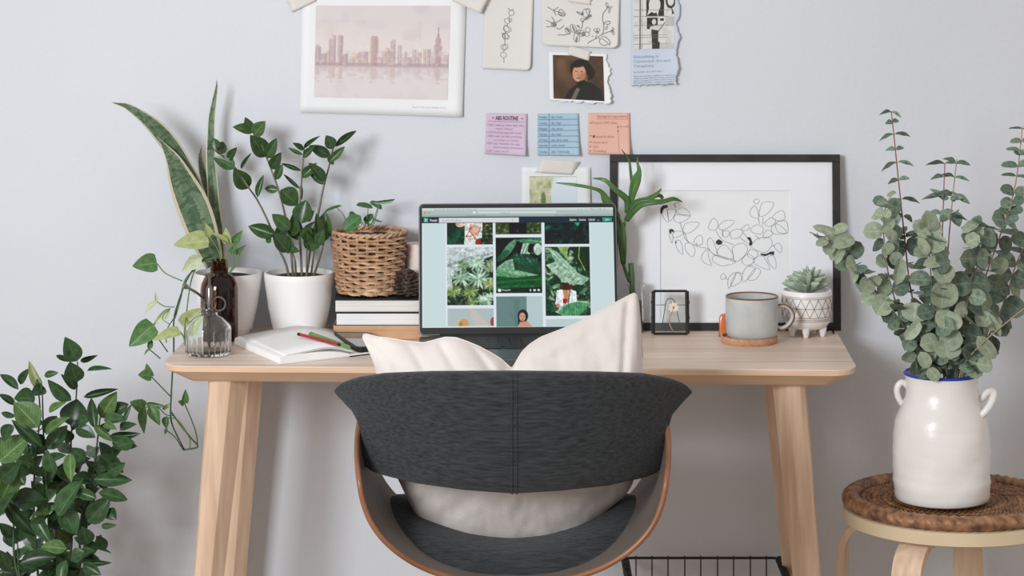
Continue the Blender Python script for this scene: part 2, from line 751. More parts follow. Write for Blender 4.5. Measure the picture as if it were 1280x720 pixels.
M_tape = mat('masking_tape', (208, 203, 198), 0.7, (215, 210, 206), 40, bump=0.3, bscale=80)
M_ink = mat('grey_ink', (104, 104, 106), 0.8)
M_inkd = mat('dark_ink', (52, 52, 56), 0.8)
M_inkl = mat('soft_ink', (150, 152, 156), 0.8)
M_pot = mat('white_pot_glaze', (232, 230, 228), 0.35, (238, 236, 235), 6, spec=0.4)
M_soil = mat('potting_soil', (36, 26, 20), 0.95, (66, 48, 38), 160, bump=1.0, bscale=200)
M_wick = mat('wicker', (164, 126, 96), 0.45, (206, 170, 138), 60, bump=0.4, bscale=120, rnd=0.1)
M_wickd = mat('dark_wicker', (84, 56, 38), 0.42, (166, 122, 86), 60, bump=0.4, bscale=150, rnd=0.1)
M_metal = mat('dark_chrome', (128, 122, 118), 0.2, (142, 136, 132), 20, metal=1.0)
M_alu = mat('space_grey', (116, 118, 122), 0.35, (122, 124, 128), 20, metal=0.9)
M_glass = glass('clear_glass', (250, 253, 252))
M_amber = glass('amber_glass', (116, 56, 22))
M_vase = mat('milk_white_ceramic', (226, 223, 219), 0.28, (236, 233, 230), 9, bump=1.0, bscale=22, spec=0.5)
M_blue = mat('cobalt_glaze', (20, 52, 150), 0.25, (26, 62, 170), 20)
M_birch = mat('birch_ply', (204, 176, 148), 0.45, (224, 198, 172), 10, (8, 8, 1))
M_birchp = mat('stool_disc', (206, 188, 156), 0.5, (214, 197, 166), 10)
M_cork = mat('cork', (184, 132, 98), 0.85, (212, 164, 128), 120, bump=0.5, bscale=150)
M_mug = mat('speckled_glaze', (178, 183, 182), 0.22, (198, 200, 198), 24, spec=0.6)
M_mugr = mat('mug_brown_rim', (112, 72, 44), 0.3, (138, 92, 58), 40)
M_kraft = mat('kraft_board', (190, 150, 116), 0.8, (208, 168, 132), 30)
M_pages = mat('book_pages', (206, 202, 196), 0.9, (232, 229, 225), 12, (0.5, 1, 60))
M_bam = mat('bamboo_stalk', (60, 92, 52), 0.45, (86, 118, 70), 30)
M_stemg = mat('green_stem', (92, 116, 66), 0.5, (116, 138, 84), 30)
M_stemb = mat('brown_green_stem', (84, 86, 66), 0.55, (118, 106, 86), 40)
M_stemr = mat('red_brown_stem', (132, 74, 62), 0.5, (156, 98, 80), 40)
M_euc_st = mat('eucalyptus_stem', (150, 124, 98), 0.55, (172, 148, 116), 40)
M_stemd = mat('dark_green_stem', (40, 66, 38), 0.5, (66, 94, 52), 30)

LM_zz = leaf_mat('zz_leaf', (44, 68, 38), (62, 90, 50), (92, 116, 78), 0.3, 0.35)
LM_gr = leaf_mat('floor_plant_leaf', (38, 62, 38), (56, 84, 50), (78, 104, 70), 0.28, 0.42)
LM_grl = leaf_mat('floor_plant_young_leaf', (64, 92, 48), (84, 114, 64), (130, 156, 98), 0.35, 0.2)
LM_grp = leaf_mat('floor_plant_pale_leaf', (142, 152, 104), (160, 168, 124), (170, 176, 130), 0.5, 0.1)
LM_snake = leaf_mat('snake_leaf', (82, 106, 80), (120, 138, 112), (120, 140, 110), 0.45, 0.1, ribw=0.004, margin=0.10,
                    marg_c=(206, 196, 170), bands=36, bandc=(66, 90, 66), veins=0)
LM_poth_l = leaf_mat('pothos_lime_leaf', (148, 160, 102), (172, 182, 128), (190, 197, 150), 0.4, 0.12, veins=0.15)
LM_poth_p = leaf_mat('pothos_pale_leaf', (178, 190, 150), (196, 206, 172), (206, 214, 184), 0.45, 0.1, veins=0.1)
LM_poth_d = leaf_mat('pothos_green_leaf', (66, 102, 58), (90, 126, 74), (126, 152, 104), 0.35, 0.15, veins=0.15)
LM_pilea = leaf_mat('pilea_leaf', (46, 88, 48), (66, 110, 62), (104, 138, 92), 0.35, 0.2)
LM_bam = leaf_mat('bamboo_leaf', (58, 92, 50), (84, 118, 66), (108, 138, 86), 0.35, 0.15, veins=0)
LM_succ = leaf_mat('succulent_leaf', (158, 176, 156), (182, 196, 176), (170, 186, 166), 0.55, 0.12, ribw=0.0, veins=0)
LM_euc = leaf_mat('eucalyptus_leaf', (80, 100, 88), (114, 130, 114), (136, 152, 138), 0.5, 0.45, hue=0.05, veins=0.12)
LM_eucl = leaf_mat('eucalyptus_light_leaf', (132, 145, 124), (154, 165, 142), (176, 184, 160), 0.55, 0.15, veins=0.12)

# ================================================================ setting
obj('wall_back', MB().box((0, 0.05, 1.4), (7.0, 0.1, 3.0)), M_wall, kind='structure', angle=0)
obj('floor', MB().box((0, -3.0, -0.05), (7.0, 6.2, 0.1)), M_floor, kind='structure', angle=0)
obj('baseboard_back', MB().box((0, -0.007, 0.04), (7.0, 0.012, 0.08)), M_paper, kind='structure', bevel=0.002)

# ================================================================ desk
YAW = math.radians(-2.0)
dc = Vector((0.0, -0.2275, 0))
desk = thing('desk', (dc.x, dc.y, 0), 'pale ash wood desk with slanted splayed legs standing against white wall', 'desk')
RZ = Matrix.Rotation(YAW, 4, 'Z')


def DL(x, y, z):
    v = RZ @ Vector((x, y, z))
    return Vector((v.x + dc.x, v.y + dc.y, z))


def rrect(hx, hy, r, n=6):
    out = []
    for cx, cy, a0 in ((hx - r, hy - r, 0), (-hx + r, hy - r, 90), (-hx + r, -hy + r, 180), (hx - r, -hy + r, 270)):
        for k in range(n + 1):
            a = math.radians(a0 + 90 * k / n)
            out.append((cx + r * math.cos(a), cy + r * math.sin(a)))
    return out


def loft(rings, mp=lambda v: v, capb=True, capt=True):
    b = MB()
    n = len(rings[0])
    vs = [mp(Vector(p)) for r_ in rings for p in r_]
    fs = []
    for i in range(len(rings) - 1):
        for k in range(n):
            l = (k + 1) % n
            fs.append((i * n + k, i * n + l, (i + 1) * n + l, (i + 1) * n + k))
    if capb: fs.append(tuple(range(n - 1, -1, -1)))
    if capt: fs.append(tuple((len(rings) - 1) * n + k for k in range(n)))
    return b.add(vs, fs)


HX, HYD = 0.5795, 0.2025
mpd = lambda v: DL(v.x, v.y, v.z)
r0 = [(x, y, DZ - 0.0025) for x, y in rrect(HX, HYD, 0.042)]
r1 = [(x, y, DZ) for x, y in rrect(HX, HYD, 0.042)]
obj('tabletop', loft([r0, r1], mpd), M_desk, desk, angle=30)
ra = [(x, y, DZ - 0.032) for x, y in rrect(HX - 0.044, HYD - 0.036, 0.012)]
rb = [(x, y, DZ - 0.0105) for x, y in rrect(HX - 0.0012, HYD - 0.0012, 0.042)]
rc = [(x, y, DZ - 0.0027) for x, y in rrect(HX - 0.0004, HYD - 0.0004, 0.042)]
obj('tabletop_edge', loft([ra, rb, rc], mpd), M_edge, desk, angle=12)


def leg(tl, tr, bl, br, y0, y1, side):
    """outline px at rows 480 and 720 extrapolated to the floor; rounded wedge section"""
    rings = []
    ztop = DZ - 0.031
    for t in np.linspace(0, 1, 9):
        z = ztop * (1 - t)
        y = y0 + (y1 - y0) * t
        d = CD + y
        py = HY + (CZ - z) * F / d
        k = (py - 480) / 240
        a = tl + (bl - tl) * k
        b_ = tr + (br - tr) * k
        x0, x1 = (a - 640) * d / F, (b_ - 640) * d / F
        if x1 - x0 < 0.03:
            m_ = (x0 + x1) / 2
            x0, x1 = m_ - 0.015, m_ + 0.015
        w = x1 - x0
        sec = []
        # section seen from above: rounded on the outer face, a straight flank towards the desk middle
        pr = [(0.0, 0.10), (0.02, -0.16), (0.09, -0.34), (0.24, -0.46), (0.45, -0.48), (0.62, -0.42), (1.0, 0.02), (0.98, 0.2), (0.80, 0.34), (0.5, 0.42), (0.2, 0.38), (0.04, 0.26)]
        for u, v in pr:
            uu = u if side < 0 else 1 - u
            sec.append((x0 + uu * w, y + v * w * 0.95, z))
        rings.append(sec)
    b = loft(rings)
    return obj('leg', b, M_leg, desk, angle=28, bevel=0.0)


leg(260, 308, 241.5, 280, -0.345, -0.375, -1)
leg(286, 328, 270, 307.5, -0.095, -0.075, -1)
leg(965.5, 1008, 991, 1027, -0.365, -0.395, 1)
leg(954.5, 994, 979, 1010, -0.12, -0.1, 1)

# ================================================================ wall papers
M_print = vcol_mat('printed_ink')


def sheet_fn(c, bend=(0, 0), torn=None, rcorner=0.0, y0=-0.0012):
    """c = four px corners TL, TR, BR, BL; bend = lift at right and bottom; returns f(u, v, off)"""
    (ax, ay), (bx, by), (cx, cy), (dx, dy) = c

    def f(u, v, off=0.0):
        px = (ax * (1 - u) + bx * u) * (1 - v) + (dx * (1 - u) + cx * u) * v
        py = (ay * (1 - u) + by * u) * (1 - v) + (dy * (1 - u) + cy * u) * v
        y = y0 - bend[0] * u ** 4 * (0.3 + 0.7 * v) - bend[1] * v ** 4 * (0.4 + 0.6 * u) - off
        d = CD
        return ((px - 640) * d / F, y, CZ - (py - HY) * d / F)
    return f


def sheet(parent, fn, m, nu=24, nv=24, torn=(), rc=0.0, name='paper', jit=0.02, corners=(1, -1)):
    jr = [random.uniform(0, 1) for _ in range(300)]

    def g(u, v):
        uu, vv = u, v
        if rc:     # round the two bottom corners
            for sx in torn_r:
                a = (u - (1 - rc)) / rc if sx > 0 else ((rc - u) / rc)
                b_ = (v - (1 - rc)) / rc
                if a > 0 and b_ > 0:
                    a2 = a * math.sqrt(1 - b_ * b_ / 2)
                    b2 = b_ * math.sqrt(1 - a * a / 2)
                    uu = (1 - rc + a2 * rc) if sx > 0 else rc - a2 * rc
                    vv = 1 - rc + b2 * rc
        i, j = int(round(u * nu)), int(round(v * nv))
        if 'r' in torn and i >= nu - 1:
            uu = uu - jit * jr[j] * (1 if i == nu else 0.4) - (0.03 * math.sin(j * 0.55) if jit > 0.03 else 0)
        if 'l' in torn and i == 0:
            uu += jit * 0.6 * jr[j + 60]
        if 'b' in torn and j == nv:
            vv -= jit * jr[i + 120]
        return fn(uu, vv)
    torn_r = corners
    b = MB().grid(g, nu, nv)
    return obj(name, b, m, parent, angle=180, fix=False, solid=0.0005)


def wall_thing(name, px, py, label, cat, group=None):
    p = P(px, py, 0)
    return thing(name, (p.x, -0.001, p.z), label, cat, group)


def print_on(parent, fn, cv, u0, v0, u1, v1, name='print', off=0.0008, label=None):
    def place(U, V):
        return fn(u0 + (u1 - u0) * U, v0 + (v1 - v0) * V, off)
    return print_obj(name, cv, place, M_print, parent, label)


def tape(px0, py0, px1, py1, hw, skew=0, parent=None, y=-0.0035, lab=None):
    dx, dy = px1 - px0, py1 - py0
    L = math.hypot(dx, dy)
    nx_, ny_ = -dy / L * hw, dx / L * hw
    jr = [random.uniform(-1, 1) for _ in range(40)]

    def g(u, v):
        e = (jr[int(v * 6)] * 1.2 + (v - 0.5) * skew) * (1 if u in (0.0, 1.0) else 0)
        x = px0 + dx * u + nx_ * (2 * v - 1) + dx / L * e
        yy = py0 + dy * u + ny_ * (2 * v - 1) + dy / L * e
        return P(x, yy, 0) + Vector((0, y, 0))
    return obj('tape', MB().grid(g, 8, 6), M_tape, parent, angle=180, fix=False, solid=0.0003)


# --- city print
t = wall_thing('city_print', 478, 145, 'large white card with pinkish watercolour city skyline taped to wall', 'print')
fn = sheet_fn(((378, -9), (583, -9), (578, 146), (375, 141)), (0.004, 0.0015))
pg = sheet(t, fn, M_paper, 20, 16, rc=0.0)
W_, H_ = 190, 134
cv = Canvas(W_, H_, (216, 207, 209))
cv.blend(np.clip(1 - np.abs(cv.Y - 60) / 40, 0, 1), (226, 217, 211), 0.8)
cv.blend(np.clip((cv.Y - 88) / 12, 0, 1), (219, 213, 214), 1)
for cell, c, al, th, box in ((30, (196, 184, 196), .55, .5, (0, 0, 190, 34)), (22, (204, 190, 186), .5, .5, (0, 22, 150, 50)),
                            (14, (188, 176, 190), .35, .55, (0, 4, 70, 26)), (12, (208, 190, 196), .3, .5, (0, 90, 190, 134))):
    cv.wash(cell, c, al, box, th)
for i, (x, w, y, c) in enumerate([(0, 9, 60, 0), (2, 4, 57, 1), (9, 9, 70, 0), (17, 5, 66, 2), (20, 9, 48, 0), (24, 6, 43, 1), (32, 7, 43, 1), (35, 5, 44, 0), (38, 9, 70, 0),
                                  (47, 9, 78, 1), (52, 14, 68, 2), (62, 14, 67, 1), (70, 6, 76, 2), (78, 12, 46, 2), (80, 8, 44, 0), (90, 7, 74, 1), (96, 12, 64, 2),
                                  (100, 6, 61, 1), (107, 7, 51, 0), (109, 5, 49, 1), (117, 6, 57, 1), (127, 3, 65, 2), (124, 14, 74, 1), (138, 6, 63, 1), (145, 6, 67, 0),
                                  (153, 5, 62, 2), (159, 5, 62, 0), (165, 5, 72, 1), (168, 12, 56, 1), (170, 8, 46, 0), (172, 4, 41, 0), (181, 9, 70, 1)]):
    cc = ((172, 144, 148), (188, 164, 166), (206, 176, 158))[c]
    cv.rect(x, y, x + w, 87, cc, 0.75)
    cv.rect(x + w * 0.6, y + 1, x + w, 87, (150, 126, 138), 0.35)
    cv.rect(x, 90, x + w, 90 + (87 - y) * 0.35, cc, 0.28)
cv.rect(173, 31, 174.5, 46, (160, 132, 140), 0.8)
cv.rect(0, 83, 190, 88, (158, 130, 140), 0.6)
cv.wash(5, (160, 136, 146), .3, (0, 66, 190, 88), .45)
cv.wash(4, (236, 226, 220), .5, (0, 46, 190, 86), .62)
cv.wash(4, (190, 176, 188), .5, (0, 88, 190, 106), .5)
for x in (4, 24, 36, 82, 110, 173):
    for k in range(5):
        cv.ell(x + random.uniform(-2, 2), 92 + 4.5 * k, 2.2, 1.6, (206, 170, 140), 0.5)
cv.line([(0, 88.5), (190, 88.5)], 1, (140, 112, 126), 0.6)
cv.a = (cv.a * .74 + .26 * np.array((226, 218, 216)) / 255) * .95
print_on(pg, fn, cv, 0.085, 0.105, 0.905, 0.865)
b = MB()
text_into(b, 'New York City, Pencil, 11/12', 0.0058, lambda x, y: Vector(fn(0.69 + x / 0.3, 0.937 - y / 0.227, 0.001)), width=0.062)
obj('signature', b, mat('pencil_grey', (186, 186, 190), .8), pg, angle=0, fix=False, label='small handwritten caption')
tape(362, 6, 392, -8, 10, parent=t)
tape(570, -8, 606, 8, 10, parent=t, y=-0.014)

# --- two botanical sketches
t = wall_thing('botanical_sketch', 635, 89, 'tall cream page with one vertical string of ringed leaves drawn in ink', 'drawing', None)
fn = sheet_fn(((606, -14), (667, -14), (663, 88), (603, 86)), (0.006, 0.003))
pg = sheet(t, fn, M_cream, 20, 34, torn=('l',), rc=0.09, jit=0.03, corners=(1,))


def skp(ox, oy, sx, sy, off=0.0012):
    """map pixel offset to sheet fn through uv"""
    return None


def pxmap(fn, c, off=0.0011):
    (ax, ay), (bx, by), (cx, cy), (dx, dy) = c

    def g(px, py):
        v = (py - ay) / ((dy + cy) / 2 - ay)
        l = ax + (dx - ax) * v
        r = bx + (cx - bx) * v
        return Vector(fn((px - l) / (r - l), v, off))
    return g


c1 = ((606, -14), (667, -14), (663, 88), (603, 86))
g = pxmap(fn, c1)
b = MB()


def circ(cx, cy, rx, ry, a=0.0, n=12, f0=0, f1=360):
    o = []
    for k in range(n + 1):
        q = math.radians(f0 + (f1 - f0) * k / n)
        x, y = rx * math.cos(q), ry * math.sin(q)
        o.append((cx + x * math.cos(a) - y * math.sin(a), cy + x * math.sin(a) + y * math.cos(a)))
    return o


sc_ = 531 / 70
for cx, cy, rx, ry, a in ((297, 122, 26, 26, 0), (258, 198, 28, 24, .5), (288, 190, 12, 18, .4), (258, 276, 38, 28, .4), (250, 270, 22, 34, -.5), (245, 345, 34, 24, .6), (238, 340, 28, 30, -.3),
                          (222, 448, 26, 26, 0), (240, 445, 22, 30, .6), (222, 520, 28, 26, .2)):
    ribbon(b, circ(600 + cx / sc_, cy / sc_, rx / sc_, ry / sc_, a), 0.45, g)
for pts in ([(265, 75), (285, 95), (297, 100), (320, 85)], [(285, 148), (268, 172)], [(262, 222), (252, 250)], [(245, 300), (236, 320), (235, 430)], [(232, 470), (222, 492)], [(226, 546), (227, 595)], [(205, 310), (240, 345), (235, 375)]):
    ribbon(b, [(600 + x / sc_, y / sc_) for x, y in pts], 0.6, g)
obj('ink_drawing', b, M_ink, pg, angle=0, fix=False)

t = wall_thing('botanical_sketch', 725, 60, 'wide cream page with flowering branches and buds drawn in ink', 'drawing', None)
c2 = ((676, -12), (775, -12), (772, 60), (678, 57))
fn = sheet_fn(c2, (0.007, 0.005))
pg = sheet(t, fn, M_cream, 34, 24, rc=0.09)
g = pxmap(fn, c2)
b = MB()
k_ = 1218 / 110
L = lambda pts: [(670 + x / k_, y / k_) for x, y in pts]
for pts in ([(155, 98), (240, 145), (330, 175)], [(240, 145), (310, 103)], [(240, 145), (275, 215)], [(305, 175), (340, 130), (395, 180), (400, 215), (350, 222), (310, 190)], [(330, 190), (350, 185), (360, 205), (340, 215)],
            [(300, 490), (400, 485), (470, 465)], [(620, 400), (640, 360), (640, 300)], [(560, 160), (590, 190), (640, 205), (610, 175), (560, 160)],
            [(715, 600), (740, 570), (820, 530), (915, 465), (1040, 415)], [(915, 465), (935, 400), (935, 330), (920, 250), (930, 180), (985, 110)], [(860, 520), (930, 535), (1020, 610)],
            [(935, 325), (965, 295), (1020, 285), (1010, 325), (960, 325)], [(900, 500), (960, 500), (1020, 560), (1010, 610)], [(880, 530), (880, 580), (930, 615), (990, 600)],
            [(245, 340), (250, 290), (215, 240)], [(230, 330), (140, 285)], [(215, 370), (140, 380)], [(270, 320), (360, 270)], [(280, 390), (330, 405), (385, 355)], [(790, 490), (770, 500)], [(820, 530), (835, 480)]):
    ribbon(b, L(spl(pts, 4)), 0.75, g)
for cx, cy, rx, ry, a in ((350, 200, 45, 24, .3), (245, 345, 36, 34, 0), (250, 345, 20, 22, 0), (690, 180, 50, 60, 0), (720, 150, 30, 38, 0), (640, 270, 24, 20, 0), (620, 455, 62, 42, .3), (590, 440, 30, 28, 0), (715, 410, 34, 34, 0),
                          (705, 470, 34, 32, 0), (560, 370 + 150, 42, 62, -.1), (515, 395, 38, 64, -.4), (440, 430, 30, 50, -.6), (980, 60, 14, 30, -.3), (1030, 95, 22, 12, -.2), (1015, 145, 12, 30, .2), (820, 410, 22, 20, 0),
                          (862, 405, 22, 20, 0), (845, 440, 20, 18, 0), (1065, 390, 12, 22, 0), (1050, 425, 14, 14, 0), (1070, 445, 12, 22, 0), (975, 375, 12, 26, .5)):
    ribbon(b, L(circ(cx, cy, rx, ry, a)), 0.55, g)
obj('ink_drawing', b, M_ink, pg, angle=0, fix=False)
b = MB()


def blob(b, pts, g):
    n = len(pts)
    b.add([g(*p) for p in pts], [tuple(range(n))])


for cx, cy, rx, ry, a in ((715, 240, 60, 20, -.65), (640, 190, 20, 24, .2), (740, 215, 32, 22, 0), (848, 435, 15, 14, 0), (990, 95, 16, 16, 0), (245, 350, 20, 22, 0), (585, 365, 30, 12, .7), (650, 470, 22, 34, 0), (600, 455, 32, 14, .7),
                          (440, 420, 14, 44, -.7), (520, 400, 12, 56, -.4), (560, 545, 14, 46, .2), (1050, 410, 12, 16, 0), (650, 295, 14, 12, 0)):
    blob(b, L(circ(cx, cy, rx, ry, a, 10))[:-1], pxmap(fn, c2, 0.0009))
obj('ink_shading', b, mat('wash_ink', (124, 124, 122), .8), pg, angle=0, fix=False, kind='stuff')
tape(711, -4, 739, 0, 6, parent=t, y=-0.0042)

# --- portrait clipping (plain stand-in)
t = wall_thing('portrait_clipping', 724, 131, 'small torn clipping with a dark brown painted portrait, taped to wall', 'picture')
c3 = ((686, 65), (762, 67), (764, 131), (687, 127))
fn = sheet_fn(c3, (0.007, 0.004))
pg = sheet(t, fn, M_paper, 24, 24, torn=('r', 'b'), jit=0.05)
cv = Canvas(96, 86, (74, 54, 40))
cv.blend(np.clip(1 - np.hypot(cv.X - 14, cv.Y - 14) / 60, 0, 1), (122, 88, 60), 0.8)
cv.wash(16, (52, 40, 32), .5)
cv.wash(7, (98, 72, 50), .3)
cv.poly([(18, 86), (30, 66), (46, 54), (70, 50), (88, 62), (96, 86)], (30, 32, 28))
cv.poly([(32, 86), (44, 62), (50, 64), (40, 86)], (120, 116, 84), .8)
cv.ell(53, 27, 21, 20, (34, 26, 22))
cv.ell(66, 32, 13, 14, (34, 26, 22))
cv.ell(49, 34, 12.5, 17, (196, 146, 112), ang=.1, soft=2)
cv.ell(57, 42, 8, 10, (150, 104, 78), .7, soft=4)
cv.ell(47, 17, 14, 6, (34, 26, 22), .95, ang=-.15)
cv.rect(42, 30, 46, 31.5, (70, 46, 36), .8); cv.rect(52, 30, 56, 31.5, (70, 46, 36), .8)
cv.line([(48, 31), (46, 38), (49, 39)], 1.2, (140, 92, 68), .8)
cv.rect(44, 42.5, 52, 44.2, (86, 52, 42), .8)
cv.poly([(42, 52), (58, 46), (66, 52), (52, 62)], (26, 24, 22))
print_on(pg, fn, cv, 0.065, 0.055, 0.89, 0.93)
tape(711, 62, 737, 70, 6, parent=t, y=-0.0035)

# --- magazine clipping
t = wall_thing('magazine_clipping', 817, 109, 'tall torn exhibition page with black and white photographs above pale blue text', 'clipping')
c4 = ((789, -12), (850, -12), (847, 107), (789, 110))
fn = sheet_fn(c4, (0.009, 0.003))
M_bluep = mat('pale_blue_paper', (188, 198, 212), 0.9, (193, 203, 216), 10)
pg = sheet(t, fn, M_bluep, 18, 40, torn=('r', 'b'), jit=0.04)
cv = Canvas(108, 146, (206, 207, 204))
cv.wash(8, (176, 178, 174), .5)
cv.rect(34, 0, 80, 64, (46, 46, 44))
cv.ell(55, 36, 15, 20, (206, 206, 202)); cv.poly([(42, 40), (56, 46), (36, 62)], (206, 206, 202)); cv.poly([(58, 50), (66, 46), (64, 64)], (206, 206, 202)); cv.ell(40, 18, 10, 6, (180, 180, 176))
cv.ell(96, 26, 13, 19, (60, 60, 58)); cv.ell(96, 26, 8, 12, (206, 206, 202)); cv.poly([(98, 40), (106, 58), (100, 60)], (60, 60, 58))
cv.rect(36, 68, 64, 96, (44, 44, 42))
cv.ell(54, 78, 5.5, 7, (200, 198, 194)); cv.poly([(44, 90), (64, 86), (64, 118), (44, 118)], (196, 196, 190)); cv.poly([(47, 96), (66, 100), (66, 146), (50, 146)], (50, 50, 48))
cv.line([(64, 104), (82, 80)], 2, (60, 60, 58)); cv.rect(70, 70, 80, 76, (50, 50, 48))
cv.rect(17, 10, 19.5, 146, (60, 62, 58)); cv.rect(23, 10, 24, 146, (120, 122, 118))
for y in (48, 64, 86, 110, 116, 132):
    cv.rect(2, y, 92, y + 1.5, (120, 120, 116), .6)
cv.rect(84, 66, 106, 90, (150, 152, 150), .5); cv.rect(66, 132, 108, 146, (170, 172, 170), .5); cv.rect(58, 128, 70, 146, (50, 50, 48))
print_on(pg, fn, cv, 0.04, 0.0, 0.9, 0.605)
b = MB()
gx = lambda u0, v0: (lambda x, y: Vector(fn(u0 + x / 0.0885, v0 - y / 0.175, 0.001)))
for i, s in enumerate(('Everything Is', 'Connected: Art and', 'Conspiracy')):
    text_into(b, s, 0.0072, gx(0.045, 0.695 + 0.047 * i), width=(0.047, 0.068, 0.039)[i], bold=0.0001)
obj('heading', b, mat('headline_blue', (150, 164, 178), 0.8), pg, angle=0, fix=False, label='pale blue printed heading')
b = MB()
text_into(b, 'Sep 18, 2018 - Jan 6, 2019, Floor 3', 0.0034, gx(0.045, 0.845), width=0.056)
for i, s in enumerate(('This is the first major exhibition to tackle how', 'artists have dealt with the covertly, presented', 'types of conspiracy from 1969 to 2016. It features', '70 works by 30 artists in painting and sculpture,', 'collage and photography, video and installation')):
    text_into(b, s, 0.0034, gx(0.045, 0.888 + 0.0225 * i), width=0.077)
obj('paragraph', b, mat('text_blue_grey', (128, 136, 148), 0.8), pg, angle=0, fix=False)

# --- sticky notes
GN = 'sticky notes in a row above the laptop'


def note(c, col, lab, nm, lines, rules, inkc, titles=()):
    t = wall_thing('sticky_note', (c[2][0] + c[3][0]) / 2, c[2][1], lab, 'sticky note', GN)
    fn = sheet_fn(c, (0.005, 0.008))
    m = mat(nm, col, 0.85, tuple(min(255, v + 4) for v in col), 12)
    pg = sheet(t, fn, m, 14, 14)
    w = 0.076
    gg = lambda u0, v0: (lambda x, y: Vector(fn(u0 + x / w, v0 - y / w, 0.0009)))
    b = MB()
    for (u, v, s, sz, wd_) in lines:
        text_into(b, s, sz, gg(u, v), width=wd_)
    for (u0, v0, u1, v1, th) in rules:
        ribbon(b, [(u0 + (u1 - u0) * k / 8, v0 + (v1 - v0) * k / 8) for k in range(9)], th, lambda u, v: Vector(fn(u, v, 0.0008)))
    obj('handwriting', b, mat(nm + '_ink', inkc, 0.8), pg, angle=0, fix=False)
    if titles:
        b = MB()
        for (u, v, s, sz, wd_) in titles:
            text_into(b, s, sz, gg(u, v), width=wd_, bold=0.00015)
        obj('title', b, M_inkd, pg, angle=0, fix=False, label='darker title line')


S = 0.0052
note(((608, 141), (659, 142), (657, 194), (606, 192)), (196, 176, 196), 'pink lilac sticky note, leftmost of the row of three above the laptop', 'lilac_note',
     [(.03, .31, '10:00', S, .011), (.2, .31, 'I wake up, about eight, then', S, .055), (.24, .40, 'make dinner', S, .033), (.02, .49, '11:30', S, .011), (.19, .49, 'Morning yoga with music', S, .052),
      (.02, .58, '12:00', S, .011), (.19, .58, 'I walk my dog, practicing', S, .053), (.21, .675, 'or eating, or a movie', S, .046), (.02, .76, '14:30', S, .011), (.19, .76, 'I get ready for the day,', S, .05),
      (.21, .85, 'finish writing homework', S, .055), (.02, .94, '16:00', S, .011), (.19, .94, 'I start work', S, .03)],
     [(.04, .2, .92, .2, .012)], (156, 130, 158), [(.14, .15, '-', .011, .004), (.23, .165, 'ABS ROUTINE', .0105, .042), (.85, .15, '-', .011, .004)])
dv = [(.02, .09), (.02, .235), (.02, .37), (.02, .505), (.03, .64), (.03, .77), (.03, .92)]
days = ['Monday', 'Tuesday', 'Wednesday', 'Thursday', 'Friday', 'Saturday', 'Sunday']
what = ['abs / butt', 'abs / legs', 'abs, arms', 'abs / legs', 'abs, arms, butt', 'cardio, stretch', 'abs / full body']
wds = [.021, .018, .021, .018, .031, .025, .033]
note(((672, 142), (723, 141.5), (724, 193.5), (672, 194)), (158, 184, 200), 'blue sticky note with a ruled weekday table, in the middle of the row of three', 'blue_note',
     [(u, v + .02, s, .0062, .016) for (u, v), s in zip(dv, days)] + [(.33, v + .02, s, .0062, w_) for (u, v), s, w_ in zip(dv, what, wds)],
     [(0, .145, 1, .14, .014), (0, .28, 1, .275, .014), (0, .41, 1, .405, .014), (0, .545, 1, .54, .014), (0, .68, 1, .675, .014), (0, .815, 1, .81, .014), (.28, 0, .27, .98, .014)], (98, 126, 152))
note(((735.5, 141), (787, 141), (787, 192.5), (735, 192.5)), (214, 170, 154), 'orange salmon sticky note, rightmost of the row of three, touching picture frame top', 'salmon_note',
     [(.24, .11, 'Instagram ingredients', .0066, .054), (.09, .265, 'Project / DIY ideas', .0062, .046), (.76, .35, 'to edit', .0058, .018), (.12, .6, '& quick & show', .0066, .038), (.12, .74, 'Home decor', .006, .027), (.12, .85, 'DIY', .0062, .009), (.12, .945, 'Traveling', .006, .024)],
     [(.22, .15, .95, .15, .01), (.22, .03, .22, .15, .008), (.95, .03, .95, .15, .008), (.72, .3, .74, .95, .009)], (176, 126, 116),
     [(.03, v, '.', .013, .003) for v in (.25, .565, .715, .825, .93)] + [(.69, .35, '.', .013, .003), (.69, .45, '.', .012, .003), (.1, .6, 'x', .009, .006)])

# --- small landscape print behind laptop
t = wall_thing('landscape_print', 696, 262, 'small white framed watercolour landscape print half hidden behind the laptop top', 'print')
c5 = ((652, 209), (738, 209), (738, 274), (652, 274))
fn = sheet_fn(c5, (0.006, 0.0))
pg = sheet(t, fn, M_paper, 14, 12)
cv = Canvas(96, 70, (206, 218, 224))
cv.poly([(0, 0), (34, 0), (48, 6), (42, 26), (50, 70), (0, 70)], (190, 190, 150), .9)
cv.wash(14, (150, 156, 108), .6, (0, 0, 50, 70), .5)
cv.wash(6, (120, 132, 84), .5, (0, 0, 46, 70), .6)
cv.poly([(48, 10), (70, 0), (96, 0), (96, 10)], (226, 234, 240), .7)
cv.ell(28, 38, 5, 12, (88, 110, 66), .8); cv.ell(30, 60, 9, 9, (104, 120, 74), .7)
cv.wash(5, (226, 228, 214), .5, (0, 0, 60, 70), .6)
cv.rect(0, 0, 96, 1.5, (170, 176, 130), .7)
print_on(pg, fn, cv, 0.115, 0.17, 0.80, 0.98)
tape(674, 207, 720, 210, 8.5, skew=-8, parent=t, y=-0.004)

# ================================================================ laptop
hl = PZ(649, 421, DZ)                      # hinge line centre
LY = math.radians(2.6)
lap = thing('laptop', (hl.x, -0.175, DZ), 'open dark grey laptop showing a green plant photo gallery', 'laptop')
RL = Matrix.Rotation(LY, 4, 'Z')
LO = Vector((hl.x + 0.0, -0.175, DZ))
tilt = math.radians(15.5)


def LB(x, y, z):                           # base space: y forward (towards viewer negative)
    return RL @ Vector((x, y, z)) + LO


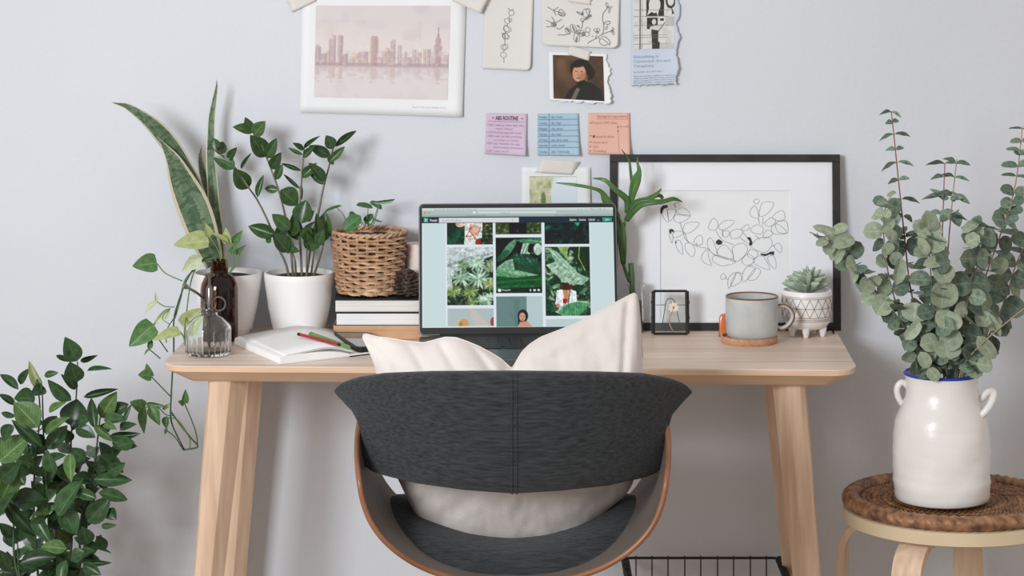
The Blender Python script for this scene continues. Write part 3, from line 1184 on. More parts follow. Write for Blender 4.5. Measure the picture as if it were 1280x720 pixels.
def LS(x, s, n=0.0):                       # lid space: s up the lid, n towards the viewer
    return RL @ Vector((x, 0.004 + math.sin(tilt) * s - n * math.cos(tilt), 0.012 + math.cos(tilt) * s + n * math.sin(tilt))) + LO


LW, LH = 0.1765, 0.2335
pts = rrect(LW, 0.12, 0.01)
obj('base', loft([[(x, y - 0.122, 0.001) for x, y in pts], [(x, y - 0.122, 0.0115) for x, y in pts]], lambda v: LB(*v)), M_alu, lap, bevel=0.001)
kb = thing_kb = obj('keyboard', loft([[(x, y - 0.082, 0.0115) for x, y in rrect(0.142, 0.056, 0.004)], [(x, y - 0.082, 0.0118) for x, y in rrect(0.142, 0.056, 0.004)]], lambda v: LB(*v)), M_black, lap)
b = MB().box((0, 0, 0), (0.0165, 0.0150, 0.0012))
for v_ in range(len(b.v)):
    pass
km = b.mesh('key', None, 30)
M_key = mat('key_black', (30, 31, 33), 0.5, (36, 37, 39), 30)
km.materials.append(M_key)
WM[kb] = Matrix.Translation(LO)
for r_ in range(6):
    n_ = 14 if r_ < 5 else 8
    for k in range(n_):
        x = (k - (n_ - 1) / 2) * 0.0198 * (14 / n_ if r_ == 5 else 1)
        c = LB(x, -0.036 - 0.0182 * r_, 0.0125)
        M = Matrix.Translation(c) @ RL
        if r_ == 5:
            M = M @ Matrix.Scale(1.7 if n_ == 8 else 1, 4, (1, 0, 0))
        put('key', km, kb, M)
obj('trackpad', loft([[(x, y - 0.19, 0.0115) for x, y in rrect(0.07, 0.04, 0.004)], [(x, y - 0.19, 0.0118) for x, y in rrect(0.07, 0.04, 0.004)]], lambda v: LB(*v)), M_alu, lap)
obj('lid', loft([[(x, y + LH / 2, -0.0045) for x, y in rrect(LW, LH / 2, 0.009)], [(x, y + LH / 2, 0) for x, y in rrect(LW, LH / 2, 0.009)]], lambda v: LS(v.x, v.y, v.z)), M_alu, lap, bevel=0.0008)
obj('bezel', loft([[(x, y + LH / 2, 0) for x, y in rrect(LW - 0.002, LH / 2 - 0.0018, 0.008)], [(x, y + LH / 2, 0.0004) for x, y in rrect(LW - 0.002, LH / 2 - 0.0018, 0.008)]], lambda v: LS(v.x, v.y, v.z)), M_black, lap)
b = MB()
b.tube([LB(-0.14, 0.001, 0.009), LB(0.14, 0.001, 0.009)], 0.0055, 10)
obj('hinge', b, M_black, lap)

# --- the display picture
SW, SH = 368, 226     # 1.5x the size in the photograph (242 x 149 px)
PAGE = (204, 222, 224)
cv = Canvas(SW, SH, PAGE)


def foliage(w, h, basec, cols, n=60, rmin=3, rmax=12):
    q = Canvas(w, h, basec)
    for _ in range(n):
        x, y = random.uniform(0, w), random.uniform(0, h)
        r_ = random.uniform(rmin, rmax)
        q.ell(x, y, r_, r_ * random.uniform(.2, .45), random.choice(cols), random.uniform(.5, .95), random.uniform(0, 3.1), 1.2)
    return q


def rosette(q, x, y, r_, cols, n=14, wd=2.4, a0=0):
    for k in range(n):
        a = a0 + 2 * math.pi * k / n + random.uniform(-.12, .12)
        rr = r_ * random.uniform(.8, 1.1)
        q.ell(x + math.cos(a) * rr * .5, y + math.sin(a) * rr * .38, rr * .52, wd, random.choice(cols), .95, math.atan2(math.sin(a) * .76, math.cos(a)), 1.0)


# browser bars
cv.rect(0, 0, SW, 17, (176, 192, 190)); cv.rect(0, 0, SW, 5, (206, 216, 216)); cv.rect(0, 12.5, SW, 17, (160, 176, 172))
cv.rect(108, 6.5, 258, 11, (208, 218, 216)); cv.rect(98, 6.5, 104, 11, (220, 226, 226))
for i, c in enumerate(((216, 72, 66), (214, 176, 78), (76, 170, 88))):
    cv.ell(5 + 4.4 * i, 8.6, 1.4, 1.4, c)
cv.rect(0, 17, SW, 29, (14, 38, 54)); cv.rect(4, 19, 12, 27, (62, 172, 150)); cv.rect(32.5, 18.8, 186, 27.8, (214, 220, 222))
cv.rect(347, 19.5, 365, 27, (34, 156, 132))
PX, PW = [48, 141, 235], [88, 88, 86]
# column 1 top: dress against dark hedge
q = foliage(88, 41, (12, 58, 46), [(18, 78, 58), (8, 40, 34), (24, 92, 66)], 90)
q2 = foliage(26, 41, (30, 52, 36), [(120, 128, 78), (70, 92, 58), (20, 36, 26), (150, 150, 96)], 80, 1.5, 4); q.paste(q2, 66, 0)
q.poly([(33, 0), (68, 0), (66, 28), (56, 31), (58, 41), (32, 41), (34, 24)], (204, 214, 208)); q.ell(25, 2, 9, 5, (214, 178, 156)); q.poly([(44, 4), (50, 2), (63, 8), (54, 28), (44, 14)], (206, 172, 150))
for l in ([(45, 2), (43, 14), (54, 30)], [(47, 8), (36, 25)], [(36, 25), (47, 24)], [(64, 7), (58, 24)]): q.line(l, 1.6, (176, 58, 40))
q.ell(59, 36, 5.5, 6, (168, 52, 40))
cv.paste(q, 48, 29)
# column 2 top: dark figure in shrubs
q = foliage(88, 22, (62, 76, 44), [(128, 134, 78), (150, 148, 96), (60, 78, 44), (38, 56, 34)], 90, 1.5, 5)
q.rect(26, 0, 60, 22, (14, 26, 28)); q.rect(41, 12, 43, 18, (70, 90, 60))
cv.paste(q, 141, 29)
# column 3 top: dark teal leaves
q = foliage(86, 41, (8, 40, 40), [(12, 60, 56), (6, 28, 30), (10, 50, 48), (14, 76, 68)], 80, 3, 10)
q.poly([(58, 0), (68, 0), (63, 8)], (66, 150, 110)); q.ell(6, 8, 6, 3, (36, 130, 100), .8, -.4)
cv.paste(q, 235, 29)
# column 1 mid: agave field
q = foliage(88, 110, (34, 54, 42), [(24, 36, 30), (120, 146, 112), (84, 112, 82), (150, 160, 130), (60, 84, 60)], 240, 2, 7)
q.poly([(0, 0), (88, 0), (88, 16), (60, 26), (34, 38), (16, 48), (8, 60), (10, 78), (0, 84)], (190, 200, 200)); q.poly([(0, 34), (40, 18), (88, 10), (88, 14), (40, 24), (0, 40)], (156, 168, 168)); q.wash(3, (222, 228, 228), .35, (0, 0, 88, 18), .55)
for x, y, r_, cs in ((56, 30, 18, 0), (30, 34, 12, 1), (80, 38, 12, 1), (60, 60, 24, 0), (26, 58, 20, 0), (44, 84, 16, 2), (12, 84, 16, 2), (70, 100, 16, 0), (82, 70, 14, 2), (48, 104, 12, 2), (84, 94, 10, 0)):
    rosette(q, x, y, r_, [[(164, 194, 172), (186, 208, 190), (130, 166, 142)], [(150, 168, 140), (110, 134, 104)], [(144, 164, 110), (170, 182, 136), (108, 132, 82)]][cs], 15, 2.1)
cv.paste(q, 48, 74)
# column 2 mid: large leaves
q = Canvas(88, 105, (8, 32, 28))
q.poly([(34, 4), (88, 0), (88, 12), (60, 12)], (70, 130, 98)); q.poly([(56, 4), (88, 6), (88, 10)], (120, 170, 136))
q.ell(24, 22, 22, 7, (110, 160, 130), .9, -.9); q.ell(14, 34, 16, 6, (40, 96, 72), .9, -.7)
q.poly([(46, 34), (52, 12), (64, 10), (60, 26), (66, 30)], (180, 200, 186)); q.ell(80, 22, 8, 11, (176, 194, 182)); q.line([(50, 30), (58, 12)], 1.5, (40, 80, 62)); q.line([(56, 30), (62, 14)], 1.2, (40, 80, 62))
q.poly([(2, 62), (16, 46), (34, 32), (60, 30), (78, 40), (88, 50), (88, 72), (50, 66), (2, 68)], (20, 74, 54))
q.poly([(2, 56), (18, 44), (32, 40), (36, 62), (10, 66), (0, 66)], (150, 182, 160), .85)
for k in range(12): q.line([(36 + 4 * k, 34 + k * .8), (46 + 3.6 * k, 64)], 1, (84, 140, 110), .55)
q.wash(3, (150, 186, 166), .5, (34, 28, 88, 48), .55)
q.poly([(0, 60), (44, 62), (88, 72), (88, 80), (50, 76), (0, 74)], (96, 150, 112)); q.poly([(10, 62), (50, 64), (80, 72), (40, 70)], (160, 190, 164), .7)
q.poly([(0, 72), (40, 76), (88, 70), (88, 105), (0, 105)], (18, 92, 50))
for k in range(5): q.line([(0, 80 + 5 * k), (40, 76 + 5 * k), (88, 72 + 7 * k)], 2.2, (44, 134, 82) if k % 2 else (10, 66, 38), .6)
q.poly([(0, 98), (88, 92), (88, 105), (0, 105)], (8, 40, 26), .8)
q.ell(6, 99, 3, 3, (226, 232, 230)); q.ell(65, 99, 1.5, 2.2, (200, 214, 208)); q.ell(73, 99, 2.6, 2.2, (200, 214, 208)); q.ell(81, 99, 2.6, 2.2, (200, 214, 208))
cv.paste(q, 141, 57)
# column 3 mid: woman behind banana leaf
q = foliage(86, 130, (30, 66, 46), [(20, 44, 34), (90, 130, 96), (60, 100, 70), (150, 176, 140), (24, 84, 54), (190, 206, 180)], 230, 3, 10)
q.poly([(50, 0), (86, 0), (86, 38), (62, 34)], (14, 62, 40)); q.line([(66, 0), (64, 20), (76, 44)], 2, (150, 166, 84)); q.poly([(24, 0), (44, 0), (42, 24)], (140, 170, 104))
q.poly([(8, 4), (22, 8), (64, 50), (84, 60), (70, 72), (30, 66), (22, 34)], (150, 182, 160)); q.poly([(2, 34), (20, 28), (66, 62), (70, 70), (34, 66)], (164, 190, 168))
for k in range(9): q.line([(12 + 7 * k, 10 + 6.4 * k), (4 + 6.4 * k, 26 + 5.6 * k)], 1.8, (84, 130, 102), .65)
q.line([(10, 6), (64, 62)], 1.4, (200, 216, 190))
q.ell(38, 76, 7, 8, (70, 44, 34)); q.poly([(28, 72), (52, 72), (54, 88), (26, 88)], (84, 54, 38)); q.poly([(32, 82), (46, 82), (42, 104), (34, 104)], (196, 146, 120))
q.poly([(22, 82), (32, 80), (36, 104), (44, 106), (48, 80), (58, 84), (60, 110), (40, 116), (18, 108)], (220, 228, 230)); q.poly([(32, 98), (42, 98), (38, 108), (33, 106)], (176, 30, 38)); q.ell(23, 110, 4, 4, (198, 150, 126))
q.poly([(22, 122), (36, 108), (60, 102), (80, 106), (78, 118), (60, 130), (32, 130)], (96, 156, 116)); q.line([(22, 121), (40, 107), (62, 102), (80, 105)], 1.6, (184, 208, 180))
for k in range(9): q.line([(34 + 5 * k, 110 - k * .8), (36 + 4.4 * k, 128)], 1.2, (56, 112, 80), .6)
q.poly([(0, 130), (0, 118), (22, 124), (34, 130)], (16, 60, 44))
cv.paste(q, 235, 75)
# column 1 low: food still; column 2 low: portrait
q = Canvas(88, 37, (176, 190, 192)); q.poly([(40, 2), (48, 0), (76, 30), (76, 37), (50, 37)], (196, 192, 184)); q.ell(18, 31, 8, 9, (190, 190, 166)); q.ell(30, 29, 9, 9, (206, 156, 84)); q.ell(24, 31, 4, 6, (180, 124, 60)); q.ell(86, 26, 6, 9, (164, 60, 40)); q.rect(8, 35, 60, 37, (206, 206, 200))
cv.paste(q, 49, 189)
q = Canvas(88, 57, (100, 132, 130)); q.rect(58, 0, 88, 57, (184, 202, 204)); q.rect(34, 4, 44, 57, (86, 118, 114), .6); q.wash(5, (84, 114, 110), .4, (26, 0, 46, 50))
q.ell(50, 36, 10, 12, (24, 22, 24)); q.rect(41, 36, 52, 54, (24, 22, 24)); q.ell(49, 38, 6, 8, (206, 156, 132)); q.poly([(40, 57), (44, 48), (58, 46), (66, 53), (68, 57)], (206, 150, 122)); q.ell(47, 37, 1.2, .8, (60, 36, 32)); q.ell(52, 37, 1.2, .8, (60, 36, 32)); q.ell(49.5, 43, 2, .9, (160, 84, 78))
cv.paste(q, 141, 168)
cv.rect(235, 210, 321, 226, (190, 208, 210))
for (x0, y0, x1, y1) in ((48, 29, 136, 70), (141, 29, 229, 51), (235, 29, 321, 70), (48, 74, 136, 184), (141, 57, 229, 162), (235, 75, 321, 205)):
    reg = ((cv.X >= x0) & (cv.X < x1) & (cv.Y >= y0) & (cv.Y < y1))[..., None]
    tex = 1 + .26 * (cv.noise(2.0) - .5) + .24 * (cv.noise(4.5) - .5)
    con = np.clip(.37 + (cv.a * tex[..., None] - .42) * 1.18, 0, 1)
    cv.a = np.where(reg, con, cv.a)
for x0, y0, w_, h_ in ((45, 29, 3, 197), (136, 29, 4.5, 197), (229.5, 29, 5, 197), (321, 29, 1.5, 181)):
    cv.rect(x0, y0, x0 + w_, y0 + h_, (222, 232, 240))
for x0, y0, w_ in ((47, 70, 90), (141, 51, 89), (235, 70, 86), (48, 184, 89), (141, 162, 89), (235, 205, 87)):
    cv.rect(x0, y0, x0 + w_, y0 + (6 if y0 != 70 else 4.5), (222, 232, 240))
cv.rect(0, 29, 1.5, 226, (224, 238, 238)); cv.rect(0, 222.5, 136, 226, (214, 228, 228))
M_scr = vcol_mat('screen_glow', emit=0.93, rough=0.5)
M_scr.node_tree.nodes['Principled BSDF'].inputs['Specular IOR Level'].default_value = 0.1
DX, DS0, DS1 = 0.1705, 0.0135, LH - 0.0085


def scr(U, V, n=0.0008):
    x = (U * 2 - 1) * DX
    s = DS1 + (DS0 - DS1) * V
    lx, ly, lz = x, 0.004 + math.sin(tilt) * s - n * math.cos(tilt), 0.012 + math.cos(tilt) * s + n * math.sin(tilt)
    c_, s_ = math.cos(LY), math.sin(LY)
    return (lx * c_ - ly * s_ + LO.x, lx * s_ + ly * c_ + LO.y, lz + LO.z)


disp = print_obj('display', cv, scr, M_scr, lap)


def emit(name, c, e=0.86):
    m = bpy.data.materials.new(name)
    m.use_nodes = True
    b_ = m.node_tree.nodes['Principled BSDF']
    b_.inputs['Base Color'].default_value = (0.01, 0.01, 0.01, 1)
    b_.inputs['Emission Color'].default_value = rgba(c)
    b_.inputs['Emission Strength'].default_value = e
    return m


wpp = 2 * DX / SW
tp = lambda px, py: (lambda x, y: Vector(scr(px / SW + x / (2 * DX), py / SH - y / (DS1 - DS0), 0.0011)))
b = MB()
for (px, py, s, sz, w_) in ((15, 25.4, 'Pexels', 7, 14), (284, 25.2, 'Explore', 6, 13), (302, 25.2, 'License', 6, 13), (320.5, 25.2, 'Upload', 6, 12), (337, 25, '...', 7, 4), (353, 25.3, 'Join', 6, 7), (5.5, 25.6, 'P', 7, 4)):
    text_into(b, s, sz * wpp, tp(px, py), width=w_ * wpp, bold=0.00006)
text_into(b, 'Photographer', 4.6 * wpp, tp(152, 157.6), width=17 * wpp)
obj('white_text', b, emit('screen_white', (232, 238, 240)), disp, angle=0, fix=False)
b = MB()
for (px, py, s, sz, w_) in ((38, 25, 'Search for free photos', 5, 38), (172, 25, 'Q', 5, 3.4), (23, 4.2, 'Safari  File  Edit  View  History  Bookmarks  Window  Help', 4, 82), (150, 10.6, 'pexels.com', 4, 20), (84, 16, 'Green Aesthetic Photos - Pexels', 4, 38), (256, 15.6, 'Pexels - Free Stock Photos', 4, 40),
                            (300, 4.2, 'o  o  -  =  Mon 11:42  Q  =', 4, 60)):
    text_into(b, s, sz * wpp, tp(px, py), width=w_ * wpp)
obj('grey_text', b, emit('screen_grey_text', (110, 124, 126)), disp, angle=0, fix=False)

# ================================================================ large framed drawing
fr = thing('framed_drawing', (P(906, 412, -0.05).x, -0.048, DZ), 'large black-framed leaf line drawing with wide white mat leaning on wall', 'picture frame')
A0, A1 = P(762.5, 193, -0.021), P(1050, 193, -0.021)
B0, B1 = P(762.5, 412.6, -0.055), P(1051.5, 412.6, -0.055)
B0.z = B1.z = DZ


def FP(px, py, off=0.0):
    u = (px - 762.5) / 288.0
    v = (py - 193) / 219.5
    a = A0.lerp(A1, u)
    c = B0.lerp(B1, u)
    p = a.lerp(c, v)
    n = (B0 - A0).cross(A1 - A0).normalized()
    if n.y > 0: n = -n
    return p + n * off


def bar(px0, py0, px1, py1, dback, dfront):
    vs = [FP(x, y, o) for o in (dback, dfront) for x, y in ((px0, py0), (px1, py0), (px1, py1), (px0, py1))]
    return MB().add(vs, [(3, 2, 1, 0), (4, 5, 6, 7), (0, 1, 5, 4), (1, 2, 6, 5), (2, 3, 7, 6), (3, 0, 4, 7)])


bw = 9.6
for (a, b0, c, d) in ((762.5, 193, 1050.5, 193 + bw), (762.5, 412.5 - 10, 1050.5, 412.5), (762.5, 193 + bw, 762.5 + bw, 402.5), (1050.5 - bw, 193 + bw, 1050.5, 402.5)):
    obj('frame_rail', bar(a, b0, c, d, -0.016, 0.0), M_framem, fr, bevel=0.0008, angle=30)
obj('backing', bar(768, 198, 1045, 407, -0.014, -0.0085), M_kraft, fr)
mx0, my0, mx1, my1 = 825.5, 238, 988.5, 403
for (a, b0, c, d) in ((770, 200, 1043, my0), (770, my0, mx0, 405), (mx1, my0, 1043, 405), (mx0, 399, mx1, 405)):
    obj('mat_board', bar(a, b0, c, d, -0.0085, -0.0052), M_mat, fr, angle=30)
obj('drawing_paper', bar(mx0 - 3, my0 - 3, mx1 + 3, 404, -0.0085, -0.0078), M_paper, fr, angle=30)
b = MB()
s6 = 926 / 180
D6 = lambda pts: [(820 + x / s6, 230 + y / s6) for x, y in pts]
fp = lambda px, py: FP(px, py, -0.0073)
leafs = [  # closed leaf outlines (zoomed px)
    [(40, 190), (60, 150), (75, 175), (82, 245), (55, 225)], [(75, 170), (110, 162), (130, 180), (90, 240)], [(130, 175), (170, 152), (205, 170), (222, 205), (170, 200)], [(125, 200), (180, 198), (222, 208), (160, 250), (120, 235)],
    [(175, 290), (200, 250), (280, 250), (240, 300), (190, 320)], [(90, 310), (110, 330), (105, 380), (90, 345)], [(110, 315), (150, 302), (178, 320), (120, 345)], [(125, 375), (150, 360), (168, 390), (172, 452), (140, 420)], [(190, 385), (225, 380), (252, 420), (235, 468), (195, 430)],
    [(245, 365), (280, 328), (302, 350), (295, 388), (260, 390)], [(330, 420), (295, 460), (305, 500), (357, 522), (340, 470)], [(350, 345), (330, 380), (350, 430), (392, 460), (380, 390)], [(365, 470), (400, 460), (515, 498), (430, 525), (372, 500)],
    [(395, 430), (440, 390), (490, 440), (495, 480), (420, 465)], [(500, 400), (560, 380), (590, 410), (570, 460), (515, 500), (495, 450)], [(340, 270), (370, 220), (400, 250), (390, 290), (350, 295)], [(405, 270), (450, 235), (508, 240), (460, 285), (420, 295)], [(430, 310), (460, 300), (475, 320), (445, 345)],
    [(480, 310), (520, 290), (560, 300), (540, 340), (490, 350)], [(550, 290), (590, 260), (600, 290), (565, 300)], [(610, 290), (650, 262), (690, 280), (680, 320), (630, 315)], [(665, 190), (690, 120), (760, 122), (730, 180), (680, 210)], [(605, 180), (635, 140), (655, 170), (660, 220), (620, 210)],
    [(630, 110), (650, 95), (668, 110), (650, 130)], [(750, 215), (785, 180), (820, 172), (832, 220), (800, 240)], [(700, 250), (740, 218), (770, 235), (755, 270), (715, 268)], [(770, 260), (810, 232), (845, 250), (848, 312), (790, 310)], [(750, 262), (790, 260), (845, 315), (760, 320), (745, 290)],
    [(690, 330), (720, 295), (755, 320), (700, 350)], [(615, 390), (660, 350), (730, 345), (748, 390), (700, 440), (620, 410)], [(760, 400), (790, 380), (810, 405), (800, 440)], [(590, 450), (610, 420), (655, 440), (640, 480), (600, 470)], [(555, 480), (600, 450), (635, 490), (600, 520), (565, 515)],
    [(630, 480), (680, 460), (715, 500), (728, 550), (640, 515)], [(720, 470), (755, 460), (772, 500), (768, 545), (730, 510)], [(560, 570), (590, 530), (640, 540), (610, 590), (560, 628)], [(640, 540), (675, 560), (640, 612), (590, 610)], [(465, 610), (500, 570), (515, 580), (470, 670)], [(515, 570), (548, 590), (540, 630), (480, 655)],
    [(415, 600), (435, 572), (450, 600), (430, 612)], [(118, 130), (140, 118), (158, 135), (135, 150)]]
for lf in leafs:
    ribbon(b, spl(D6(lf), 4, True), 0.42, fp)
for lf in ([(155, 245), (175, 310), (195, 360), (265, 400), (330, 412)], [(330, 412), (390, 460), (515, 500)], [(520, 565), (560, 575)], [(430, 290), (428, 340)], [(660, 215), (668, 255)], [(690, 215), (690, 260)], [(590, 380), (540, 345)], [(748, 400), (765, 395)],
           [(600, 525), (625, 520)], [(385, 300), (430, 360), (500, 390)], [(560, 310), (590, 345)], [(640, 330), (670, 355)], [(450, 600), (460, 615)], [(128, 170), (120, 130)], [(265, 400), (262, 375)], [(185, 310), (200, 355), (210, 375)]):
    ribbon(b, spl(D6(lf), 4), 0.5, fp)
obj('ink_drawing', b, mat('line_ink', (112, 113, 118), .8), fr, angle=0, fix=False)
b = MB()
for pts in ([(30, 190), (28, 160), (45, 138), (72, 134), (80, 148), (58, 152), (42, 168), (40, 192)], [(86, 292), (104, 288), (118, 298), (116, 312), (102, 304), (96, 322), (86, 310)], [(388, 366), (406, 354), (430, 370), (424, 386), (404, 392), (386, 382)],
            [(584, 344), (608, 340), (622, 376), (618, 394), (598, 394), (604, 368)], [(672, 446), (700, 454), (738, 434), (762, 432), (760, 456), (736, 450), (704, 464), (676, 456)], [(124, 368), (132, 366), (134, 380), (126, 380)]):
    pp = D6(pts)
    cx, cy = sum(p[0] for p in pp) / len(pp), sum(p[1] for p in pp) / len(pp)
    n0 = len(pp)
    b.add([fp(*p) for p in pp] + [fp(cx, cy)], [(k, (k + 1) % n0, n0) for k in range(n0)])
obj('ink_shading', b, M_inkd, fr, angle=0, fix=False, kind='stuff')

# ================================================================ small pressed flower frame
o_ = PZ(837.5, 418.5, DZ)
pf = thing('pressed_flower_frame', (o_.x, -0.10, DZ), 'tiny black metal glass frame holding a pressed white daisy', 'picture frame')
ys = -0.101


def SF(px, py, off=0.0):        # slight lean back
    p = P(px, py, ys)
    zz = max(0.0, p.z - DZ)
    return Vector((p.x, ys + 0.10 * zz + off, p.z if p.z > DZ + 1e-4 else DZ))


for a, c in (((817, 364.5), (859, 364.5)), ((859, 364.5), (859.5, 417)), ((859.5, 417), (816.5, 417)), ((816.5, 417), (817, 364.5))):
    obj('frame_rail', MB().tube([SF(*a), SF(*c)], 0.0022, 4, flat=1.6), M_framem, pf, angle=30)
b = MB()
q = [SF(818, 366), SF(858, 366), SF(858, 416), SF(818, 416)]
b.add([v + Vector((0, 0.001, 0)) for v in q] + [v + Vector((0, -0.001, 0)) for v in q], [(0, 1, 2, 3), (7, 6, 5, 4), (0, 4, 5, 1), (1, 5, 6, 2), (2, 6, 7, 3), (3, 7, 4, 0)])
obj('glass_pane', b, M_glass, pf, angle=30)
M_pet = mat('dried_petal', (222, 208, 190), 0.8, (232, 222, 208), 60)
pm = leaf_mesh('petal', M_pet, 'oval', 0.1, 0.0, 4)
c0 = SF(842, 384.5, -0.0016)
for k in range(8):
    a = 2 * math.pi * k / 8 + .2
    leaf_at(pf, pm, c0, c0 + Vector((math.cos(a) * .0105, 0, math.sin(a) * .0105)), 0.0062, name='petal', facing=Vector((0, -1, 0)))
obj('flower_centre', MB().lathe([(0, -.0012), (.0022, -.001), (.0024, 0), (.0015, .001), (0, .0012)], c0 + Vector((0, -.001, 0)), 10, Matrix.Rotation(math.pi / 2, 3, 'X')), mat('dried_flower_centre', (196, 130, 60), .8), pf)
obj('flower_stem', MB().tube(smooth_path([SF(842, 386, -.0015), SF(838, 396, -.0015), SF(837, 405, -.0015), SF(841, 413, -.0015)]), 0.0009, 5), mat('dried_stem', (176, 146, 104), .8), pf)
obj('wire_stand', MB().tube(smooth_path([SF(828, 406, .004), SF(831, 390, .004), SF(833, 378, .004), SF(838, 374, .004), SF(844, 378, .004), SF(847, 392, .004), SF(850, 406, .004)]), 0.0007, 5), M_framem, pf)
for pa, pb in (((820, 382), (832, 382)), ((846, 382), (857, 382))):
    obj('clip', MB().tube([SF(*pa, .003), SF(*pb, .003)], 0.0006, 5), M_framem, pf)
for s_, x in ((-1, 815.2), (1, 861)):
    obj('latch', MB().tube([SF(x, 377), SF(x, 410)], 0.0009, 5), M_framem, pf)
    for yy in (377, 396, 410):
        obj('hinge_knuckle', MB().tube([SF(x + .3 * s_, yy), SF(x + .3 * s_, yy + 3)], 0.0016, 6), M_framem, pf)

# ================================================================ mug, coaster, amber block, succulent, cable
cc = PZ(936.5, 427.5, DZ)
obj_c = MB().lathe([(0.0, 0), (0.0485, 0), (0.0495, 0.002), (0.0502, 0.0095), (0.0496, 0.0115), (0.0475, 0.0115), (0.0465, 0.0065), (0.0, 0.0065)], (cc.x, cc.y, DZ + 0.0002), 48)
tag(obj('coaster', obj_c, M_cork, origin=(cc.x, cc.y, DZ)), 'round cork coaster with raised lip under the grey mug', 'coaster')
mz = DZ + 0.0070
mugc = Vector((PZ(939.8, 427.5, DZ).x, cc.y, mz))
mug = thing('mug', mugc, 'pale grey glazed mug with brown rim standing on cork coaster', 'mug')
mh = P(940, 370.0, cc.y).z - mz
R_ = 33 * (CD + cc.y) / F
prof = [(0.0, 0.0), (R_ * .80, 0.0), (R_ * .90, 0.0025), (R_ * .955, 0.008), (R_ * .985, .018), (R_ * 1.0, mh * .6), (R_ * 1.0, mh - .0012)]
inner = [(R_ * 1.0 - .0035, mh - .0012), (R_ * .95, mh * .5), (R_ * .9, .012), (R_ * .7, .006), (0, .006)]
mb_ = obj('body', MB().lathe(prof + inner, mugc, 48), M_mug, mug)
obj('rim', MB().tube([mugc + Vector(((R_ - .0015) * math.cos(a), (R_ - .0015) * math.sin(a), mh - .0006)) for a in np.linspace(0, 2 * math.pi, 48, endpoint=False)], .0019, 8, closed=True), M_mugr, mb_, label='brown glazed rim')
hp = [P(970, 384, cc.y), P(979, 381.5, cc.y), P(988, 387, cc.y), P(991, 396, cc.y), P(986, 405.5, cc.y), P(977, 410.5, cc.y), P(969, 408, cc.y)]
hw = smooth_path(hp, 5)
hd_ = obj('handle', MB().tube(hw, .0040, 8, flat=1.35), M_mug, mug)
obj('handle_edge', MB().tube([p + Vector((0, -.0046, 0)) + (p - P(975, 396, cc.y)).normalized() * .0022 for p in hw], .0016, 6), M_mugr, hd_, label='brown glaze along the handle edge')

ab = PZ(906, 420, DZ)
am = thing('amber_block', (ab.x, ab.y, DZ), 'small orange faceted block half hidden behind the mug', 'ornament')
w0 = 8.5 * (CD + ab.y) / F
M_or = mat('orange_resin', (190, 96, 40), 0.25, (212, 122, 58), 20, coat=.3)
hh = .040
rr_ = [[(x * k, y * k, z) for x, y in rrect(w0, .009, .003, 2)] for k, z in ((1, 0), (1, hh * .78), (.8, hh * .95), (.3, hh))]
obj('body', loft(rr_, lambda v: v + Vector((ab.x + .002, ab.y, DZ))), M_or, am, angle=30)
obj('foot', loft([[(x * 1.04, y * 1.1, z) for x, y in rrect(w0, .009, .003, 2)] for z in (0, .003)], lambda v: v + Vector((ab.x + .002, ab.y, DZ))), M_mugr, am, angle=30)

sc0 = PZ(1005.5, 414.8, DZ)
sp_ = thing('potted_succulent', (sc0.x, -0.105, DZ), 'grey-green succulent in footed white pot with brown triangle lines', 'potted plant')
S0 = Vector((sc0.x, -0.105, DZ))
Rp = 31 * (CD - .105) / F
zt = P(1006, 362, -.105).z - DZ
prof = [(0, .011), (Rp * .45, .0115), (Rp * .78, .017), (Rp * .95, .027), (Rp, .040), (Rp * 1.01, zt * .8), (Rp * .99, zt - .001), (Rp * .975, zt), (Rp * .93, zt), (Rp * .92, zt - .006), (0, zt - .009)]
sp_pot = obj('pot', MB().lathe(prof, S0, 48), M_pot, sp_)
for a in (math.radians(-100), math.radians(-25), math.radians(60), math.radians(130), math.radians(-160)):
    obj('foot', MB().lathe([(0, 0), (.004, .0004), (.0048, .004), (.0068, .011), (.0075, .017), (0, .019)], S0 + Vector((Rp * .66 * math.cos(a), Rp * .66 * math.sin(a), 0)), 12), M_pot, sp_pot)
M_br = mat('brown_glaze_line', (150, 118, 98), .5)


def potpt(a, z, e=.0004):
    r = float(np.interp(z, [.027, .040, zt * .8, zt], [Rp * .955, Rp, Rp * 1.01, Rp * .985])) + e
    return S0 + Vector((r * math.cos(a), r * math.sin(a), z))


